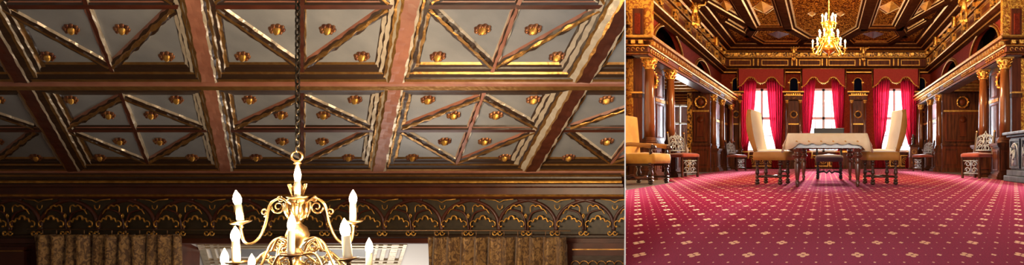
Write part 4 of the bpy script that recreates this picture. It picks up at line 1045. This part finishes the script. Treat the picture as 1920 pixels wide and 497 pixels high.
# tracery
rib = MB(); gl = MB(); YF = YW-.012
def PW(x, y, d=0.): return Vector((xw(x), YF-d, zw(y)))
per_ = 107.3
import itertools
for k in range(-2, 12):
    vx = 82+per_*k; cxp = vx+per_/2-4.6
    if vx > 1175: break
    # big intersecting ribs
    for s_ in (-1, 1):
        pts = smooth([PW(cxp-s_*53, 432, -.01), PW(cxp-s_*50, 408, -.01), PW(cxp-s_*34, 388, -.01), PW(cxp-s_*8, 377, -.01), PW(cxp+s_*18, 374, -.01)], 6)
        rib.tube(pts, .024, 'maroon', 6)
        pts = smooth([PW(cxp-s_*2, 432, .01), PW(cxp-s_*4, 412, .012), PW(cxp-s_*12, 398, .012), PW(cxp-s_*34, 392, .012)], 5)
        rib.tube(pts, .014, 'maroon', 6)
        # bean shaped lobed opening with gilt upper lip
        b = smooth([PW(cxp+s_*8, 398, .03), PW(cxp+s_*8, 388, .03), PW(cxp+s_*13, 384, .03), PW(cxp+s_*18, 387, .03), PW(cxp+s_*22, 384.5, .03), PW(cxp+s_*27, 387, .03), PW(cxp+s_*29, 391, .03), PW(cxp+s_*34, 393, .03), PW(cxp+s_*39, 401, .03)], 4)
        gl.tube(b, [.005+.006*math.sin(PI*i/(len(b)-1)) for i in range(len(b))], 'goldp', 6)
        # lower cusped arch
        c2 = cxp+s_*26.8
        pts = [(-22, 424), (-23, 417), (-17, 413), (-14, 416), (-11, 409), (-6, 410), (-5.5, 412), (-4, 406), (0, 404), (4, 406), (5.5, 412), (6, 410), (11, 409), (14, 416), (17, 413), (23, 417), (22, 424)]
        b = smooth([PW(c2+px, py, .035) for px, py in pts], 3)
        gl.tube(b, [.006+.0055*math.sin(PI*i/(len(b)-1)) for i in range(len(b))], 'goldp', 6)
        for q_ in (-1, 1):
            gl.ball(PW(c2+q_*19, 424, .04), .016, 'goldp', 8)
            P = [PW(c2+q_*22+5*math.cos(a)*(1-i/16), 436+5.5*math.sin(a)*(1-i/16), .04) for i, a in enumerate([j*.55 for j in range(12)])]
            gl.tube(P, .009, 'goldp', 5)
    gl.tube([PW(cxp, 400, .04), PW(cxp+2, 404, .04), PW(cxp, 409, .04), PW(cxp-2, 404, .04), PW(cxp, 400, .04)], .008, 'goldp', 5)
    gl.tube([PW(vx-26, 373, .04), PW(vx-8, 375, .04), PW(vx, 379, .04), PW(vx+8, 375, .04), PW(vx+26, 373, .04)], .007, 'goldp', 5)
    gl.tube([PW(vx-5, 384, .03), PW(vx-4, 390, .03), PW(vx, 393, .03), PW(vx+4, 390, .03), PW(vx+5, 384, .03)], .006, 'goldp', 5)
left_of(rib); rib.build('tracery_rib', fr); left_of(gl); gl.build('gilt_tracery', fr)
# right hand dark panelling beyond the curtain
m = MB(); m.box(xw(1066), xw(1180), YW-.06, YW+.02, -3, zw(455), 'maroon'); m.box(xw(1062), xw(1067), YW-.09, YW, -3, zw(457), 'creamm'); m.box(xw(1078), xw(1180), YW-.09, YW-.02, zw(467), zw(465), 'oldgold')  # narrow ivory strip is a pilaster highlight put in as colour
m.box(xw(1078), xw(1180), YW-.08, YW-.02, -3, zw(478), 'umber')
for k in range(7):
    for r_ in range(2): 
        m.tube([PW(1085+k*16+8*math.cos(a), 494-r_*0-7*math.sin(a)+r_*14, .09) for a in [j*PI/8 for j in range(9)]], .006, 'oldgold', 5)
m.box(xw(-60), xw(56), YW-.06, YW+.02, -3, zw(462), 'maroon'); m.box(xw(-60), xw(56), YW-.08, YW+.0, zw(470), zw(468), 'oldgold')
left_of(m); m.build('wainscot_panel', lw)
# alcove behind the opening
KA = 8.1*(SL+(CY-455)/F)
def AP(a, t, h=0.): return Vector((AX*t+a, t, EYE+KA-SL*t-h))
m = MB(); m.slab([AP(-2.6, 8.05), AP(2.6, 8.05), AP(2.6, 11), AP(-2.6, 11)], (0, 0, .1), 'alcove')
def astrip(a0, a1, t0, t1, h, mt):
    m.slab([AP(a0, t0, h), AP(a1, t0, h), AP(a1, t1, h), AP(a0, t1, h)], (0, 0, h), mt)
for a, w_ in ((-1.45, .10), (-1.28, .05), (-1.18, .03), (1.02, .04), (1.12, .06), (1.24, .10), (1.40, .05), (-.02, .05)): astrip(a, a+w_, 8.1, 10.8, .03, 'creamm')
for t_ in (8.12, 8.18, 8.52, 8.60, 9.3): astrip(-1.4, 1.4, t_, t_+.025, .035, 'creamm')
astrip(-1.0, -.08, 8.24, 8.46, .01, 'greypaint'); astrip(.1, .95, 8.24, 8.46, .01, 'greypaint')
m.box(-11, -4.2, 11, 11.2, -3, 2, 'alcove')
struct(m.build('ceiling'), 'pale panelled alcove ceiling seen between the brown curtains')
# curtains and wire
def lcurt(x0, x1, y0, folds, label):
    Y = 7.80; X = lambda x: (x-CX)/F*Y; Z = lambda y: EYE+(CY-y)/F*Y
    drape('curtain', [(X(x0), Z(y0)), (X(x0-2), Z(600)), (X(x0-3), -2.9)], [(X(x1), Z(y0)), (X(x1+2), Z(600)), (X(x1+3), -2.9)], Y, .055, folds, 'brocade', label, 'curtain', rows=30)
lcurt(64, 340, 440, 11, 'brown and gold brocade curtain hanging at the left below the frieze')
lcurt(802, 1061, 445, 10, 'brown and gold brocade curtain hanging at the right below the frieze')
m = MB(); Y = 7.80; m.tube([at(50, 430, Y), at(1070, 433, Y)], .008, 'cordbrown', 6)
for x in range(80, 335, 26): m.tube([at(x, 430, Y), at(x, 441, Y)], .006, 'cordbrown', 5)
for x in range(815, 1060, 26): m.tube([at(x, 432, Y), at(x, 446, Y)], .006, 'cordbrown', 5)
tag(m.build('curtain_wire'), 'thin metal wire carrying the brown curtains below the frieze', 'rod')

# ---- brass chandelier of the coffered hall (hangs at Y = 5)
YC = 5.0; kx = YC/F; sx_ = .74            # widths
O = at(558, 420, YC)
t = thing('candle_chandelier', 'large brass chandelier with candle lamps hanging from a long chain', 'chandelier', tuple(O))
def Q(x, y, d=0.):          # photo-scale measure -> local point, d = towards the camera in metres
    k = (YC-d)/F; return Vector(((x-CX)*k-O.x, -d, EYE+(CY-y)*k-O.z))
m = MB(); zt_ = EYE+KC-SL*YC-O.z; z0 = Q(558, 284).z
nlk = int((zt_-z0)/.052); 
for k in range(nlk+1):
    z = z0+.026+k*.052; m.ring((0, 0, z), .0175, .0062, 'bronze', 'y' if k % 2 else 'x', 12, 6, (.9, 2.0))
m.build('chain', t)
m = MB(); m.lathe([(.09, zt_-.08), (.10, zt_+.03), (.05, zt_+.1)], (0, 0, 0), 'brass', 20); m.build('ceiling_rose', t)
m = MB(); m.ring(tuple(Q(557, 293)), .050, .0085, 'brass', 'y', 24, 8, (.95, .85)); m.lathe([(.012, 0), (.03, .01), (.02, .025), (.01, .03)], Q(558, 309), 'brass', 14); m.build('hanging_ring', t)
P = lambda r, y: (r*kx*sx_, Q(558, y).z)
m = MB(); m.lathe([P(2, 520), P(20, 515), P(30, 506), P(24, 498), P(9, 490), P(7, 482), P(13, 478), P(12, 472), P(7, 466), P(8, 462), P(20, 452), P(24, 440), P(19, 428), P(9, 420), P(8, 414), P(12, 411), P(17, 405), P(18, 394), P(13, 385), P(21, 378), P(22, 374), P(12, 370), P(8, 362), P(11, 352), P(7, 344), P(6, 330), P(5, 312), P(3, 305)], (0, 0, 0), 'brass', 28)
for k in range(10):
    a = 2*PI*k/10; rr = 19*kx*sx_
    m.tube([(rr*.9*math.cos(a), rr*.9*math.sin(a), Q(0, 408).z), (rr*1.15*math.cos(a), rr*1.15*math.sin(a), Q(0, 396).z), (rr*1.3*math.cos(a), rr*1.3*math.sin(a), Q(0, 380).z)], [.010, .014, .009], 'brass', 6)
    m.tube([(rr*.5*math.cos(a), rr*.5*math.sin(a), Q(0, 366).z), (rr*.8*math.cos(a), rr*.8*math.sin(a), Q(0, 352).z), (rr*.95*math.cos(a), rr*.95*math.sin(a), Q(0, 345).z)], [.008, .007, .005], 'brass', 6)
m.build('stem', t)
def spiral(mb, x, y, R, turns, d, r, flip=1, a0=0.):
    n = 26; mb.tube([Q(x+flip*R*(1-.8*i/n)*math.cos(a0+turns*2*PI*i/n), y+R*(1-.8*i/n)*math.sin(a0+turns*2*PI*i/n), d) for i in range(n)], [r*(1-.4*i/n) for i in range(n)], 'brass', 6)
def arm(pts, x, yf, yc0, yc1, d, tilt=0., pan='brass', r=.0105, scr=None, cw=7.2):
    """pts: control points of the scroll arm; candle from yc0 (pan) up to yc1; flame top at yf"""
    m = MB()
    n = len(pts); pp = [Q(px, py, d*min(1, i/(n-1)*1.0)) for i, (px, py) in enumerate(pts)]
    m.tube(smooth(pp, 7), r, 'brass', 8)
    for (sx0, sy0, R, fl, a0) in (scr or []): spiral(m, sx0, sy0, R, 1.4, d*.4, r*.85, fl, a0)
    ar = m.build('arm', t)
    b = Q(x, yc0, d); ax = Vector((tilt, 0, 1)).normalized(); k = kx
    m = MB(); m.lathe([(.006, -.045), (.016, -.035), (.010, -.018), (.026*1.2, -.006), (.070, .004), (.082, .014), (.075, .018), (.020, .012), (.022, .022), (.018, .026)], b, pan, 20, ax, 1., .8); m.build('drip_pan', ar)
    hc = (yc0-yc1)*(YC-d)/F; rc = cw*k*sx_
    m = MB(); m.lathe([(rc, .015), (rc*1.02, .05), (rc*.96, hc)], b, 'candle', 16, ax); m.build('candle', ar)
    hb = (yc1-yf)*(YC-d)/F
    m = MB(); R = rc*1.05; m.lathe([(R*.75, 0), (R*1.05, hb*.22), (R*1.1, hb*.42), (R*.8, hb*.68), (R*.35, hb*.88), (R*.06, hb)], b+ax*hc, 'flame', 16, ax); m.build('bulb', ar)
    c = O+b+ax*(hc+hb+.018); lamp('candle_light', (c.x, c.y, c.z), 25, (1.0, .74, .45), .010)
U1 = [(-16, 382), (-30, 372), (-46, 378), (-54, 392), (-60, 420), (-72, 446), (-88, 457), (-100, 452), (-106, 436)]
scr = lambda s: [(558+s*36, 388, 13, s, 0), (558+s*62, 398, 8, s, PI/2), (558+s*32, 372, 6, -s, 0)]
arm([(558+a, b) for a, b in U1[:-1]]+[(452, 430), (452, 421)], 452, 356, 419, 383, .0, -.16, scr=scr(-1))
arm([(558-a, b) for a, b in U1[:-1]]+[(662, 430), (662, 421)], 662, 356, 417, 382, -.05, .0, scr=scr(1))
arm([(558, 395), (556, 392), (557, 380), (558, 375)], 558, 308, 372, 340, .06, .0, cw=6)
L1 = [(-14, 470), (-20, 455), (-34, 447), (-48, 455), (-58, 475), (-70, 500), (-90, 515), (-108, 508)]
arm([(558+a, b) for a, b in L1]+[(441, 505), (441, 498)], 443, 424, 494, 452, .10, -.03, cw=8, scr=[(530, 462, 10, -1, 0), (500, 480, 9, 1, 0)])
arm([(558-a, b) for a, b in L1[:-1]]+[(656, 505), (654, 492)], 653, 409, 488, 442, .22, -.10, 'brassd', cw=9, scr=[(588, 462, 10, 1, 0), (616, 480, 9, -1, 0)])
arm([(552, 470), (530, 460), (520, 480), (530, 505), (545, 500), (545, 484)], 545, 400, 480, 432, .28, .03, 'brassd', cw=7)
arm([(572, 470), (610, 468), (640, 490), (670, 520), (692, 515)], 692, 446, 514, 474, .0, 0, cw=7)
arm([(545, 470), (500, 472), (470, 500), (440, 525), (421, 522)], 421, 466, 520, 495, -.05, 0, cw=7)
arm([(548, 475), (520, 490), (490, 515), (472, 530)], 472, 476, 525, 500, .15, 0, cw=6)
arm([(568, 475), (590, 490), (610, 515), (622, 530)], 622, 484, 528, 504, -.15, 0, cw=6)
for s_ in (-1, 1):
    m = MB()
    for (dx, y, R, d) in ((24, 470, 9, .05), (44, 488, 10, .12), (60, 478, 7, -.05), (22, 492, 8, .15), (34, 455, 6, -.1)):
        spiral(m, 558+s_*dx, y, R, 1.5, d, .008, s_)
    for (x0, y0, x1, y1, x2, y2, d) in ((570, 452, 592, 446, 606, 470, .1), (566, 478, 590, 476, 604, 500, .16), (600, 470, 620, 474, 640, 500, 0.)):
        f = lambda x: 558+s_*(x-558); m.tube(smooth([Q(f(x0), y0, d), Q(f(x1), y1, d), Q(f(x2), y2, d)], 7), .010, 'brass', 7)
    m.build('scrollwork', t)

# =================================================================== SHELL AROUND THE CAMERA
m = MB(); m.box(-14.3, -14.1, -3.2, 11.4, -3.2, 6.4, 'plaster'); struct(m.build('wall_west'), 'plain outer wall out of view')
m = MB(); m.box(-14.3, 6.7, -3.3, -3.1, -3.2, 6.4, 'plaster'); struct(m.build('wall_front'), 'plain wall behind the viewer')
m = MB(); m.box(6.5, 6.7, -3.2, 23.4, -.2, 6.4, 'plaster'); struct(m.build('wall_east'), 'plain outer wall out of view')
m = MB(); m.slab([(-14.3, -3.3, 6.2), (6.7, -3.3, 6.2), (6.7, 11.3, 6.2), (PS*11.3+.03, 11.3, 6.2), (PS*11.3, 11.3, 6.2), (-14.3, 11.3, 6.2)], (0, 0, .2), 'plaster'); struct(m.build('ceiling'), 'plain ceiling above the viewer')
m = MB(); m.box(-14.3, -5.0, 11.35, 11.55, -3.2, 6.4, 'plaster'); m.box(CC-5.3, CC+5.3, 11.4, 22.4, 4.82, 5.0, 'plaster'); m.box(CC-5.3, 6.7, 11.36, 11.5, 4.8, 6.4, 'plaster'); struct(m.build('wall_north'), 'unseen outer wall and roof slab added to keep the sun out')  # unseen blockers added against sun and sky light
m = MB(); m.box(CC-3.95, 6.7, 11.3, 11.36, 4.7, 6.3, 'plaster'); m.box(CC+4.9, 6.6, 11.3, 11.4, 0, 6.3, 'plaster'); struct(m.build('wall_lintel'), 'plain wall above the red hall opening')
